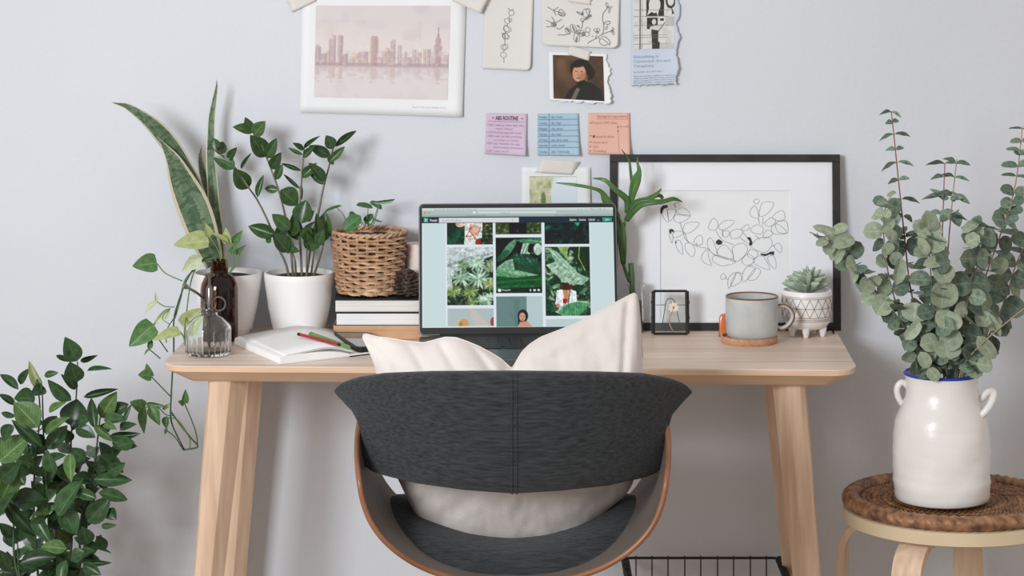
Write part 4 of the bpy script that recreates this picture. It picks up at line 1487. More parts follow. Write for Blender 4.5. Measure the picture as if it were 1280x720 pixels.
b = MB()
for z in (zt - .009, zt - .0118, .0335, .0305):
    b.tube([potpt(a, z) for a in np.linspace(0, 2 * math.pi, 60, endpoint=False)], .00042, 4, closed=True)
za, zb, zc = .037, (zt - .0125 + .037) / 2, zt - .0125
for z in (za, zb):
    b.tube([potpt(a, z) for a in np.linspace(0, 2 * math.pi, 60, endpoint=False)], .0005, 4, closed=True)
NT = 18
for k in range(NT):
    a0 = 2 * math.pi * k / NT
    for sg in (-1, 1):
        b.tube([potpt(a0 + sg * (math.pi * 2 / NT) * (t_ - .5) * 1.0 * 1.0, za + (zc - za) * t_) for t_ in np.linspace(0, 1, 9)], .00045, 4)
obj('line_pattern', b, M_br, sp_pot, kind='stuff')
sm_ = leaf_mesh('succulent_leaf', LM_succ, 'point', .35, -.22, 6)
top = S0 + Vector((0, 0, zt - .006))
for ring, (n_, L0, el, w0_) in enumerate(((11, .046, 14, .017), (10, .043, 27, .017), (8, .038, 42, .016), (6, .032, 58, .014), (4, .027, 74, .011), (3, .026, 86, .008))):
    for k in range(n_):
        a = 2 * math.pi * (k + .5 * (ring % 2) + .13 * ring) / n_
        e = math.radians(el + random.uniform(-4, 4))
        d = Vector((math.cos(a) * math.cos(e), math.sin(a) * math.cos(e), math.sin(e)))
        bs = top + Vector((math.cos(a), math.sin(a), 0)) * .004 + Vector((0, 0, .0045 * ring))
        LL = L0 * random.uniform(.9, 1.08)
        if d.y > 0: LL *= .93
        o = leaf_at(sp_, sm_, bs, bs + d * LL, w0_, facing=Vector((0, 0, 1)) if el < 70 else Vector((-math.cos(a), -math.sin(a), .2)))
        sd = o.modifiers.new('solid', 'SOLIDIFY'); sd.thickness = .06; sd.offset = -1
cb = [PZ(1028, 417, DZ) + Vector((0, .012, .0022)), PZ(1037, 413.5, DZ) + Vector((0, 0, .0022)), PZ(1043, 414.5, DZ) + Vector((-.003, 0, .0022)), PZ(1045, 418, DZ) + Vector((-.004, 0, .0022))]
tag(obj('charging_cable', MB().tube(smooth_path(cb), .0016, 6), M_black, origin=(cb[0].x, cb[0].y, DZ)), 'short black cable lying at the right back desk corner', 'cable')

# ================================================================ bamboo in glass
g0 = PZ(795, 410, DZ)
GY = -0.075
gx_ = (795 - 640) * (CD + GY) / F
gv = thing('glass_vase', (gx_, GY, DZ), 'narrow clear glass vase of water behind the laptop corner', 'vase')
G0 = Vector((gx_, GY, DZ))
zt_ = P(795, 354, GY).z - DZ
obj('glass_body', MB().lathe([(0, .0005), (.012, .0005), (.0135, .003), (.014, .02), (.013, .055), (.0115, zt_ - .016), (.0145, zt_ - .006), (.0172, zt_), (.0158, zt_), (.013, zt_ - .007), (.0100, zt_ - .016), (.0115, .055), (.0122, .02), (.0115, .006), (0, .005)], G0, 28), M_glass, gv)
obj('water', MB().lathe([(0, .0052), (.0112, .0062), (.0119, .02), (.0112, .055), (.0112, .058), (0, .058)], G0, 24), glass('water', (196, 178, 150)), gv)
bm = thing('lucky_bamboo', (gx_ - .002, GY, DZ + .006), 'lucky bamboo cutting with long green leaves, in glass vase behind laptop', 'plant')
stalk = MB()
W = [P(789 + (791.5 - 789) * 0 - 0.3, 329, GY), P(790.5, 362, GY), P(794, 404, GY)]
pp = [W[0], W[0].lerp(W[1], .3), W[0].lerp(W[1], .33), W[1], W[1].lerp(W[2], .05), W[2]]
stalk.tube(pp, [.0052, .0050, .0058, .0050, .0058, .0050], 10)
obj('stalk', stalk, M_bam, bm)
for k in range(7):
    a = k * .9
    p0 = P(794, 398, GY)
    obj('root', MB().tube(smooth_path([p0 + Vector((.003 * math.cos(a), .003 * math.sin(a), 0.008)), p0 + Vector((.008 * math.cos(a), .008 * math.sin(a), -.004)), p0 + Vector((.0092 * math.cos(a + .6), .0092 * math.sin(a + .6), -.009))]), .0007, 4), mat('root_brown', (120, 84, 60), .8), bm)
stem(bm, M_bam, [(787, 352, GY - .004), (781, 336, GY - .006), (777, 318, GY - .008), (778, 296, GY - .01), (783, 270, GY - .01), (789, 252, GY - .01)], .0032, .0022, 'shoot', 8)
y0 = GY - .012
for pts in ([(773, 272, y0 - .0, 6), (766, 262, y0 - .005, 10), (758, 251, y0 - .01, 11), (752, 240, y0 - .015, 6), (740, 235, y0 - .02, 4), (718, 231, y0 - .02, 4), (695, 228.5, y0 - .01, 1)],
            [(783, 266, y0, 5), (784, 251, y0 - .005, 8), (777, 243, y0 - .015, 8), (768, 236, y0 - .02, 6), (756, 225, y0 - .02, 5), (741, 223, y0 - .01, 1)],
            [(788, 250, y0, 4), (790, 235, y0, 4), (788, 212, y0, 3.5), (786, 200, y0, 2.5), (777, 187, y0 - .02, 1)],
            [(788, 256, y0 - .002, 5), (791, 240, y0 - .006, 10), (795, 225, y0 - .01, 12.5), (799, 214, y0 - .01, 6), (797, 204, y0, 3), (797, 196, y0, 1)],
            [(787, 262, y0, 6), (795, 253, y0 - .01, 8), (809, 249, y0 - .02, 7), (820, 243, y0 - .02, 5), (827, 235.5, y0 - .02, 1)],
            [(783, 276, y0, 6), (791, 264, y0 - .01, 9), (804, 254, y0 - .02, 9), (828, 252, y0 - .025, 6), (842, 248.5, y0 - .02, 5), (853, 252.5, y0 - .01, 1)],
            [(790, 259, y0 + .01, 4), (808, 250, y0, 6), (822, 244, y0, 5), (828, 247, y0, 4), (826, 250, y0, 1)],
            [(779, 330, y0, 6), (778, 305, y0 - .003, 11), (774, 282, y0 - .004, 12), (763, 262, y0 - .006, 7), (756, 254, y0, 1)]):
    strap(bm, LM_bam, pts, fold=.2, nsub=3)

# ================================================================ books, basket, candle, pine cone
BY = -0.146


def book(name, x0, x1, z0, z1, y0, y1, cover, lab, rot=0.0, cov_t=.0018, pagem=None):
    c = Vector(((x0 + x1) / 2, (y0 + y1) / 2, z0))
    t_ = thing(name, c, lab, 'book', 'books stacked under the basket')
    R3 = Matrix.Rotation(rot, 3, 'Z')
    w, d, h = x1 - x0, y1 - y0, z1 - z0
    for zz in (cov_t / 2, h - cov_t / 2):
        obj('cover', MB().box(c + R3 @ Vector((0, 0, zz)), (w, d, cov_t), R3), cover, t_, bevel=.0005, angle=30)
    obj('spine', MB().box(c + R3 @ Vector((0, d / 2 - cov_t / 2, h / 2)), (w, cov_t, h), R3), cover, t_, bevel=.0005, angle=30)
    obj('page_block', MB().box(c + R3 @ Vector((0, -.001, h / 2)), (w - .007, d - .005, h - 2 * cov_t), R3), pagem or M_pages, t_, angle=30)
    return t_


xb0, xb1 = (416.8 - 640) * (CD + BY) / F, (416.8 - 640) * (CD + BY) / F + .185
zf = lambda py: CZ - (py - HY) * (CD + BY) / F
M_cov = mat('black_cover', (24, 25, 27), .6, (34, 35, 37), 40)
book('book', xb0, xb1, DZ + .0004, zf(407), BY, -.006, M_kraft, 'tan kraft covered book at the bottom of the stack under basket', 0, .0085, M_kraft)
book('book', xb0 + .002, xb1, zf(407) + .0001, zf(391.2), BY, -.008, M_cov, 'middle book of the stack with bright white pages, below the black one', 0, .0012, mat('white_pages', (222, 220, 219), .9, (238, 236, 235), 12, (.4, 1, 70)))
book('book', xb0, xb1, zf(391.2) + .0001, zf(374.3), BY, -.006, M_cov, 'topmost book of the stack with black cover and worn pages', 0, .0021)
ZB = zf(374.3) + .0003

bk = Vector(((461.5 - 640) * (CD - .079) / F, -.0775, ZB))
bas = thing('wicker_basket', bk, 'brown woven wicker basket planter on stack of black books', 'basket')
bh = P(462, 287, -.0775).z - ZB
rb0, rb1 = .0525, .0655
NS = 22
NR = 15
for r_ in range(NR):
    t0 = (r_ + .5) / NR
    z = .0035 + (bh - .012) * t0
    R = rb0 + (rb1 - rb0) * t0 ** .85
    n_ = NS * 8
    pts = []
    for k in range(n_):
        a = 2 * math.pi * k / n_
        ph = a * NS / 2 + math.pi * (r_ % 2) * 1.0
        rr = R + .0023 * math.sin(ph)
        pts.append(bk + Vector((rr * math.cos(a), rr * math.sin(a), z + .0012 * math.cos(ph) + .0006 * math.sin(3 * a + r_))))
    obj('weave_strand', MB().tube(pts, (bh - .012) / NR * .66, 6, closed=True, flat=.62), M_wick, bas, angle=80, fix=False)
for k in range(NS):
    a = 2 * math.pi * (k + .5) / NS
    d = Vector((math.cos(a), math.sin(a), 0))
    obj('stake', MB().tube([bk + d * (rb0 - .0006) + Vector((0, 0, .003)), bk + d * (rb1 - .0004) + Vector((0, 0, bh - .006))], .0024, 6), M_wick, bas)
for ph in (0, math.pi):
    pts = [bk + Vector((math.cos(a) * (rb1 + .0022 * math.cos(17 * a + ph)), math.sin(a) * (rb1 + .0022 * math.cos(17 * a + ph)), bh - .004 + .002 * math.sin(17 * a + ph))) for a in np.linspace(0, 2 * math.pi, 204, endpoint=False)]
    obj('braided_rim', MB().tube(pts, .0026, 6, closed=True), M_wick, bas, angle=80, fix=False)
obj('liner', MB().lathe([(0, .002), (rb0 - .004, .002), (rb1 - .004, bh - .012), (rb1 - .005, bh - .012), (rb0 - .006, .003), (0, .003)], bk, 32), M_soil, bas)
pil = thing('pilea_plant', bk + Vector((0, 0, .006)), 'small round-leaved plant growing inside the wicker basket', 'plant')
obj('soil', MB().lathe([(0, .004), (rb0 - .007, .004), (rb1 - .0065, bh - .016), (rb1 * .5, bh - .010), (0, bh - .008)], bk, 32), M_soil, pil)
plm = leaf_mesh('pilea_leaf', LM_pilea, 'round', .1, .06, 8)
E5 = lambda x, y: (380 + x / 4, 240 + y / 4)
for (bx, by, tx, ty, w_, sx, sy, dy, roll) in (((285, 120, 198, 190, 72, 300, 165, -.03, .15)), (345, 80, 262, 62, 42, 305, 170, -.01, .7), (345, 50, 455, 40, 26, 335, 165, 0, .9), (390, 85, 330, 48, 38, 345, 165, .01, .6), (225, 110, 255, 118, 34, 290, 165, .02, .2),
                                               (300, 145, 345, 112, 34, 320, 168, .0, .5), (340, 128, 390, 150, 14, 330, 168, -.01, 1.1), (190, 70, 100, 98, 24, 212, 150, -.03, .9), (330, 165, 300, 150, 16, 320, 175, -.02, .4)):
    yy = bk.y + dy
    b_, t_ = P(*E5(bx, by), yy), P(*E5(tx, ty), yy - .008)
    leaf_at(pil, plm, b_, t_, w_ / 4 * (CD + yy) / F, roll)
    mid = b_.lerp(t_, .3)
    base = P(*E5(sx, sy), bk.y + dy * .4)
    obj('stem', MB().tube(smooth_path([base, base.lerp(mid, .5) + Vector((.002, -.002, .003)), mid]), .0008, 5), M_stemg, pil)

cy_ = Vector(((524 - 640) * (CD - .05) / F, -.05, ZB))
cand = thing('pillar_candle', cy_, 'pale pink pillar candle on the books, half hidden by laptop', 'candle')
chh = P(524, 304, -.05).z - ZB
obj('wax', MB().lathe([(0, 0), (.0245, 0), (.0255, .001), (.0255, chh - .003), (.024, chh), (.018, chh - .001), (0, chh - .003)], cy_, 32), mat('candle_wax', (222, 204, 196), .5, (228, 212, 204), 8), cand)
obj('wick', MB().tube([cy_ + Vector((0, 0, chh - .004)), cy_ + Vector((.0005, 0, chh + .006))], .0007, 5), M_black, cand)

pcn = Vector(((509 - 640) * (CD - .112) / F, -.112, ZB))
pc = thing('pine_cone', pcn, 'dark brown open pine cone on books beside the laptop', 'pine cone')
M_cone = mat('cone_scale', (46, 37, 33), .6, (128, 108, 96), 60, rnd=.3)
Rk = .0265
Hc = .050
obj('core', MB().lathe([(0, 0.002), (.008, .004), (.011, .02), (.007, .04), (0, .046)], pcn, 12), M_cone, pc)
b = MB()
b.add([(0, -.25, 0), (0, .25, 0), (.75, .55, .05), (1, .3, .22), (1, -.3, .22), (.75, -.55, .05), (.95, 0, .34), (.1, 0, .12)], [(0, 1, 2, 3, 4, 5), (0, 5, 7), (5, 4, 6, 7), (4, 3, 6), (3, 2, 7, 6), (2, 1, 7), (1, 0, 7)])
cm = b.mesh('scale', None, 30)
cm.materials.append(M_cone)
for k in range(64):
    t_ = (k + .5) / 64
    a = k * 2.39996
    z = .003 + (Hc - .010) * t_
    R = .006
    ext = Rk * (math.sin(math.pi * min(1, .18 + t_ * .80)) ** .6)
    e = -.25 + 1.3 * t_ ** 1.5
    X = Vector((math.cos(a) * math.cos(e), math.sin(a) * math.cos(e), math.sin(e)))
    Z = Vector((-math.cos(a) * math.sin(e), -math.sin(a) * math.sin(e), math.cos(e)))
    Y = Z.cross(X)
    p = pcn + Vector((0, 0, z)) + Vector((math.cos(a), math.sin(a), 0)) * R * .6
    l_ = max(.007, ext - .004)
    M = Matrix(((X.x * l_, Y.x * .011, Z.x * .011, p.x), (X.y * l_, Y.y * .011, Z.y * .011, p.y), (X.z * l_, Y.z * .011, Z.z * .011, p.z), (0, 0, 0, 1)))
    put('scale', cm, pc, M)

# ================================================================ notebook, pencils, phone
nbc = PZ(362, 435, DZ)
nb = thing('notebook', (nbc.x, nbc.y, DZ), 'open white notebook with blank pages lying left of the cushion', 'notebook')


def NP(px, py, z):
    return PZ(px, py, DZ + z)


# left half: a thick block of pages arching to the spine
FL, FR_, BR_, BL_ = (350, 456), (437, 446.5), (408, 417), (293, 431)   # base corners on the desk
def nbl(u, v, z):                # u along front edge (0 left .. 1 spine), v from front to back
    a = NP(*FL, 0).lerp(NP(*FR_, 0), u)
    c = NP(*BL_, 0).lerp(NP(*BR_, 0), u)
    p = a.lerp(c, v)
    p.z = DZ + z
    return p


hfun = lambda u: .0125 * (1 - max(0, (u - .45) / .55) ** 2.2 * .72) * (1 - .25 * max(0, (.06 - u) / .06))
b = MB()
nu, nv = 24, 10
vs = []
for lay in (0, 1):
    for j in range(nv + 1):
        for i in range(nu + 1):
            u, v = i / nu, j / nv
            z = .0022 + (hfun(u) if lay else 0)
            vs.append(nbl(u, v, z))
fs = []
K = (nu + 1) * (nv + 1)
ix = lambda l, i, j: l * K + j * (nu + 1) + i
for j in range(nv):
    for i in range(nu):
        fs.append((ix(1, i, j), ix(1, i + 1, j), ix(1, i + 1, j + 1), ix(1, i, j + 1)))
        fs.append((ix(0, i, j + 1), ix(0, i + 1, j + 1), ix(0, i + 1, j), ix(0, i, j)))
for i in range(nu):
    fs.append((ix(0, i, 0), ix(0, i + 1, 0), ix(1, i + 1, 0), ix(1, i, 0)))
    fs.append((ix(0, i + 1, nv), ix(0, i, nv), ix(1, i, nv), ix(1, i + 1, nv)))
for j in range(nv):
    fs.append((ix(0, 0, j + 1), ix(0, 0, j), ix(1, 0, j), ix(1, 0, j + 1)))
    fs.append((ix(0, nu, j), ix(0, nu, j + 1), ix(1, nu, j + 1), ix(1, nu, j)))
b.add(vs, fs)
M_np = mat('notebook_paper', (236, 236, 236), .9, (241, 241, 241), 20)
obj('page_block', b, M_np, nb, angle=35, bevel=.0005)
# loose leaves lifting towards the spine
for k, (h0, h1) in enumerate(((.0045, .0150), (.0060, .0162), (.0085, .0172))):
    def lf(u, v, h0=h0, h1=h1):
        uu = .06 + u * (1.02 - .04 * (2 - k))
        z = .0135 + (h1 - .010) * math.sin(math.pi * min(1, (uu * .95) ** 1.6)) * .9 * (1 if v < .97 else .9)
        z *= (1 - .55 * max(0, (uu - .62) / .44) ** 2)
        return nbl(uu, v, z + .0006 * k)
    obj('page', MB().grid(lf, 22, 4), M_np, nb, angle=180, fix=False, solid=.0002)
cvv = []
RT = [(437, 446.5), (466, 443), (452, 417.5), (408, 417)]
b = MB()
q = [NP(*p, 0) for p in (FL, FR_, BR_, BL_)]
b.add([v + Vector((0, 0, .0002)) for v in q] + [v + Vector((0, 0, .0021)) for v in q], [(3, 2, 1, 0), (4, 5, 6, 7), (0, 1, 5, 4), (1, 2, 6, 5), (2, 3, 7, 6), (3, 0, 4, 7)])
obj('left_cover', b, M_paper, nb, bevel=.0006, angle=30)
b = MB()
q = [NP(*p, 0) for p in RT]
b.add([v + Vector((0, 0, .0002)) for v in q] + [v + Vector((0, 0, .0022)) for v in q], [(3, 2, 1, 0), (4, 5, 6, 7), (0, 1, 5, 4), (1, 2, 6, 5), (2, 3, 7, 6), (3, 0, 4, 7)])
obj('right_cover', b, M_cov, nb, bevel=.0006, angle=30, label='black inside cover')
b = MB()
b.add([v + Vector((0, 0, .0022)) for v in q] + [v + Vector((0, 0, .0046)) for v in q], [(3, 2, 1, 0), (4, 5, 6, 7), (0, 1, 5, 4), (1, 2, 6, 5), (2, 3, 7, 6), (3, 0, 4, 7)])
obj('right_page', b, M_np, nb, angle=30)


def pencil(name, a, c, r, m1, m2, lab, cat):
    o0 = a
    t_ = thing(name, o0, lab, cat)
    d = (c - a).normalized()
    obj('barrel', MB().tube([a, c], r, 8), m1, t_, angle=30)
    obj('end', MB().tube([c, c + d * .004, c + d * .009], [r * 1.01, r * .95, r * .45], 8), m2, t_, angle=30)
    obj('cap', MB().tube([a - d * .007, a], r * 1.06, 8), m2, t_, angle=30)


M_red = mat('red_lacquer', (150, 36, 46), .35, (164, 46, 54), 30)
M_grn = mat('green_plastic', (92, 134, 68), .4, (108, 150, 82), 30)
pencil('red_pencil', PZ(376, 418.5, DZ + .0262), PZ(423, 430.5, DZ + .0228), .0028, M_red, M_black, 'thin dark red pencil lying across the open notebook', 'pencil')
pencil('green_pen', PZ(391, 418.5, DZ + .0262), PZ(434, 433.5, DZ + .0215), .0042, M_grn, M_grn, 'thick green pen lying beside the red pencil on notebook', 'pen')

ph = [(414, 417), (466, 417.5), (476, 433), (447, 435.5)]
pc_ = PZ(445, 426, DZ)
phn = thing('smartphone', (pc_.x, pc_.y, DZ + .005), 'dark smartphone with glossy screen lying behind the notebook', 'phone')
Q = [PZ(x, y, DZ + .012) for x, y in ((447, 436), (478, 433.5), (463, 416), (415.5, 415.5))]


def quad_round(Q, z0, z1, ins=0.0, r=.12):
    out = []
    n = len(Q)
    c = sum(Q, Vector()) / n
    for z in (z0, z1):
        ring = []
        for i in range(n):
            p, a, d = Q[i], Q[(i - 1) % n], Q[(i + 1) % n]
            for t_ in np.linspace(0, 1, 5):
                p0 = p.lerp(a, r); p1 = p.lerp(d, r)
                v = p0.lerp(p, t_).lerp(p.lerp(p1, t_), t_)
                v = v.lerp(c, ins)
                v.z = z
                ring.append(v)
        out.append(ring)
    return out


def ph_tilt(v):
    return Vector((v.x, v.y, v.z))


obj('case', loft(quad_round(Q, DZ + .0055, DZ + .0135)), M_black, phn, bevel=.0012, angle=30)
obj('screen', loft(quad_round(Q, DZ + .0136, DZ + .0139, .09)), mat('phone_glass', (70, 70, 74), .08, (84, 84, 88), 10, spec=.9), phn, angle=30)

# ================================================================ spray bottle, amber bottle
sb = PZ(260.5, 443.2, DZ)
spy = thing('spray_bottle', (sb.x, sb.y, DZ), 'ribbed clear glass plant mister with dark metal pump', 'spray bottle')
SB = Vector((sb.x, sb.y, DZ))
zp = lambda py: P(260, py, sb.y).z - DZ
R1 = 28.6 * (CD + sb.y) / F
zs, zn = zp(409), zp(394)
rib = lambda a, z: 1 + (.012 * math.cos(22 * a) if .006 < z < zs - .004 else 0)
out_ = [(0, .0006), (R1 * .85, .0006), (R1 * .96, .002), (R1, .0065), (R1, zs - .004), (R1 * 1.0, zs), (R1 * .93, zs + .005), (R1 * .62, zn - .004), (R1 * .42, zn), (R1 * .40, zn + .006)]
inn_ = [(R1 * .34, zn + .006), (R1 * .36, zn - .001), (R1 * .56, zn - .006), (R1 * .87, zs + .002), (R1 * .92, zs - .003), (R1 * .92, .009), (R1 * .85, .0055), (0, .005)]
obj('glass_body', MB().lathe(out_ + inn_, SB, 132, mod=lambda a, z: rib(a, z)), M_glass, spy)
MM = M_metal
obj('collar', MB().lathe([(.011, zn), (.0125, zn + .0005), (.0128, zn + .011), (.0115, zn + .0125), (0, zn + .0125)], SB, 28), MM, spy, bevel=.0004)
obj('pump_body', MB().lathe([(0, zn + .012), (.0058, zn + .012), (.0058, zp(361)), (.0035, zp(357)), (.0022, zp(356)), (.0022, zp(345)), (0, zp(345))], SB + Vector((.002, 0, 0)), 20), MM, spy)
obj('plunger_cap', MB().lathe([(0, zp(345)), (.0085, zp(345)), (.0092, zp(343.6)), (.0092, zp(342.2)), (0, zp(341.2))], SB + Vector((.002, 0, 0)), 24), MM, spy)
obj('dip_tube', MB().tube([SB + Vector((.002, 0, zn + .012)), SB + Vector((.002, 0, .012))], .0018, 8), mat('plunger_rod', (60, 58, 56), .4, metal=.6), spy)
obj('pump_cylinder', MB().tube([SB + Vector((-.004, .002, zn + .005)), SB + Vector((-.004, .002, zn - .02))], .0042, 12), MM, spy)
npz = [P(256, 380, sb.y), P(254.5, 374, sb.y), P(250, 369, sb.y - .004), P(241, 363, sb.y - .008), P(233, 358.5, sb.y - .01)]
na_ = obj('nozzle_arm', MB().tube(smooth_path(npz), .0024, 8), MM, spy)
dd = (npz[-1] - npz[-2]).normalized()
obj('nozzle_tip', MB().tube([npz[-1] - dd * .002, npz[-1] + dd * .0045], .0044, 10), MM, na_)
obj('nozzle_post', MB().tube([SB + Vector((-.0065, 0, zn + .012)), npz[0]], .0036, 10), MM, spy)
rc_ = P(273, 380, sb.y)
obj('finger_ring', MB().tube([rc_ + Vector((.0118 * math.cos(a), 0, .0118 * math.sin(a))) for a in np.linspace(math.radians(-130), math.radians(165), 26)], .0014, 6), MM, spy)

ay = -0.163
amc = Vector(((274 - 640) * (CD + ay) / F, ay, DZ))
ambt = thing('amber_bottle', amc, 'brown amber glass bottle with threaded neck holding vine cuttings', 'bottle')
za_ = lambda py: P(274, py, ay).z - DZ
Ra = 23.4 * (CD + ay) / F
rn = 11 * (CD + ay) / F
ht = za_(325)
out_ = [(0, .0006), (Ra * .9, .0006), (Ra, .004), (Ra, za_(361)), (Ra * .95, za_(354)), (Ra * .78, za_(346)), (rn * 1.02, za_(340)), (rn, za_(337))]
z0_, z1_ = za_(337), ht - .003
for k in range(4):
    zk = z0_ + (z1_ - z0_) * (k + .5) / 4
    out_ += [(rn * .96, zk - .0012), (rn * 1.09, zk), (rn * .96, zk + .0012)]
out_ += [(rn, ht - .001), (rn * .95, ht)]
inn_ = [(rn * .78, ht), (rn * .78, za_(338)), (Ra * .7, za_(348)), (Ra * .9, za_(358)), (Ra * .92, .006), (0, .005)]
obj('glass_body', MB().lathe(out_ + inn_, amc, 40), M_amber, ambt)

# ================================================================ pothos vine
pot = thing('pothos_cutting', (amc.x, amc.y, DZ + .008), 'trailing pothos vine in the amber bottle, hanging past the desk corner', 'plant')
Z2 = lambda x, y: (150 + x / 3.6, 270 + y / 3.6)
Z3 = lambda x, y: (150 + x / 3.6, 400 + y / 3.6)
lm_d = leaf_mesh('pothos_leaf_a', LM_poth_d, 'heart', .14, .12, 8)
lm_l = leaf_mesh('pothos_leaf_b', LM_poth_l, 'heart', .14, .12, 8)
lm_p = leaf_mesh('pothos_leaf_c', LM_poth_p, 'point', .18, .1, 7)
lm_s = leaf_mesh('pothos_leaf_d', LM_poth_d, 'point', .2, .1, 7)
lm_y = leaf_mesh('pothos_leaf_e', LM_poth_l, 'point', .16, .1, 7)


def pl(me, conv, b0, t0, w_, y, dy=-.01, roll=0.0):
    b_, t_ = P(*conv(*b0), y), P(*conv(*t0), y + dy)
    leaf_at(pot, me, b_, t_, w_ / 3.6 * (CD + y) / F, roll)


yh = -.235
pl(lm_l, Z2, (400, 112), (243, 124), 92, -.18, -.02, .2)
pl(lm_p, Z2, (365, 186), (280, 248), 72, -.2, -.02, -.2)
pl(lm_d, Z2, (167, 212), (60, 222), 92, yh, -.02, .1)
pl(lm_p, Z2, (168, 385), (108, 436), 40, yh, -.01, .5)
pl(lm_p, Z2, (166, 388), (160, 340), 20, yh, .0, .2)
pl(lm_p, Z2, (226, 416), (150, 492), 42, yh + .02, -.01, -.4)
pl(lm_d, Z2, (152, 488), (42, 584), 100, yh, -.02, -.15)
pl(lm_l, Z2, (272, 522), (150, 552), 56, yh - .04, -.03, .3)
pl(lm_l, Z2, (284, 500), (368, 418), 95, -.245, -.0, .3)
pl(lm_s, Z2, (132, 600), (140, 542), 30, yh, 0, .3)
pl(lm_s, Z2, (138, 598), (106, 626), 16, yh, 0, .6)
pl(lm_y, Z2, (402, 95), (386, 34), 44, -.175, -.01, .4)
pl(lm_y, Z2, (488, 132), (408, 68), 34, -.18, -.02, .7)
pl(lm_y, Z2, (488, 130), (474, 54), 52, -.17, -.01, -.3)
pl(lm_s, Z2, (506, 122), (549, 68), 44, -.17, -.015, .4)
pl(lm_s, Z2, (505, 172), (520, 122), 40, -.18, -.01, .0)
pl(lm_s, Z2, (515, 168), (564, 134), 28, -.18, -.015, .5)
pl(lm_d, Z3, (142, 252), (84, 244), 60, yh, -.01, .3)
pl(lm_d, Z3, (140, 254), (118, 200), 42, yh, -.01, -.4)
pl(lm_d, Z3, (112, 398), (48, 368), 62, yh, -.01, .2)
pl(lm_s, Z3, (112, 392), (104, 512), 52, yh - .01, -.01, .3)
pl(lm_s, Z3, (118, 378), (202, 388), 36, yh - .01, -.01, .4)
pl(lm_s, Z3, (132, 388), (180, 472), 62, yh - .02, -.01, -.2)
pl(lm_s, Z3, (212, 432), (206, 492), 44, yh - .01, 0, .4)
pl(lm_y, Z3, (190, 402), (230, 374), 24, yh, 0, .5)
pl(lm_d, Z3, (290, 376), (296, 316), 34, yh, -.01, .4)
pl(lm_d, Z3, (288, 376), (264, 366), 28, yh, -.01, .0)
pl(lm_s, Z3, (214, 488), (200, 516), 20, yh, 0, .3)
for m_, pts, r_ in (
        (M_stemd, [(*Z2(428, 330), ay), (*Z2(425, 200), ay + .0), (*Z2(395, 186), ay - .01), (*Z2(345, 222), ay - .04), (*Z2(300, 290), ay - .06), (*Z2(262, 390), yh), (*Z2(242, 470), yh), (*Z2(242, 600), yh), (*Z3(234, 270), yh), (*Z3(230, 345), yh), (*Z3(228, 420), yh), (*Z3(238, 480), yh), (*Z3(290, 585), yh)], .0013),
        (M_stemg, [(*Z2(440, 320), ay), (*Z2(432, 200), ay - .003), (*Z2(400, 196), ay - .012), (*Z2(350, 222), ay - .03), (*Z2(318, 300), -.21), (*Z2(300, 430), -.24), (*Z2(290, 520), -.27), (*Z2(293, 570), -.285)], .0012),
        (M_stemg, [(*Z2(340, 235), ay - .03), (*Z2(292, 290), -.21), (*Z2(270, 380), -.22), (*Z2(246, 462), yh)], .0014),
        (M_stemg, [(*Z2(168, 214), yh), (*Z2(205, 258), yh), (*Z2(280, 292), -.22)], .0009),
        (M_stemg, [(*Z2(168, 386), yh), (*Z2(200, 406), yh), (*Z2(246, 410), yh)], .0008),
        (M_stemg, [(*Z2(226, 416), yh + .02), (*Z2(190, 458), yh), (*Z2(225, 488), yh)], .0007),
        (M_stemd, [(*Z2(152, 490), yh), (*Z2(170, 545), yh), (*Z2(215, 612), yh)], .0010),
        (M_stemd, [(*Z2(132, 600), yh), (*Z2(182, 642), yh)], .0009),
        (M_stemg, [(*Z2(272, 522), -.275), (*Z2(286, 545), -.28), (*Z2(292, 582), -.285)], .0010),
        (M_stemd, [(*Z2(246, 455), yh), (*Z2(212, 510), yh), (*Z2(208, 570), yh)], .0008),
        (M_stemd, [(*Z3(142, 256), yh), (*Z3(185, 300), yh), (*Z3(228, 345), yh)], .0009),
        (M_stemd, [(*Z3(290, 376), yh), (*Z3(322, 450), yh), (*Z3(345, 520), yh), (*Z3(348, 572), yh)], .0009),
        (M_stemd, [(*Z3(228, 410), yh), (*Z3(270, 470), yh), (*Z3(318, 530), yh), (*Z3(350, 570), yh), (*Z3(300, 582), yh), (*Z3(285, 586), yh)], .0012),
        (M_stemg, [(*Z3(200, 440), yh), (*Z3(260, 450), yh), (*Z3(312, 530), yh), (*Z3(314, 575), yh)], .0009),
        (M_stemd, [(*Z3(214, 500), yh), (*Z3(250, 530), yh), (*Z3(285, 586), yh)], .0008),
        (M_stemd, [(*Z3(112, 400), yh), (*Z3(150, 375), yh), (*Z3(205, 425), yh), (*Z3(240, 430), yh)], .0007),
        (M_stemg, [(*Z2(446, 300), ay), (*Z2(452, 200), ay - .003), (*Z2(440, 150), ay - .005), (*Z2(402, 92), -.175)], .0010),
        (M_stemg, [(*Z2(450, 300), ay), (*Z2(476, 240), ay - .005), (*Z2(480, 190), -.18), (*Z2(488, 130), -.18)], .0011),
        (M_stemg, [(*Z2(452, 300), ay), (*Z2(488, 262), ay - .008), (*Z2(514, 215), -.18), (*Z2(505, 170), -.18)], .0011),
        (M_stemg, [(*Z2(490, 262), ay - .008), (*Z2(520, 222), -.18), (*Z2(540, 165), -.18)], .0010)):
    stem(pot, m_, pts, r_ * 1.15, name='stem', n=6)


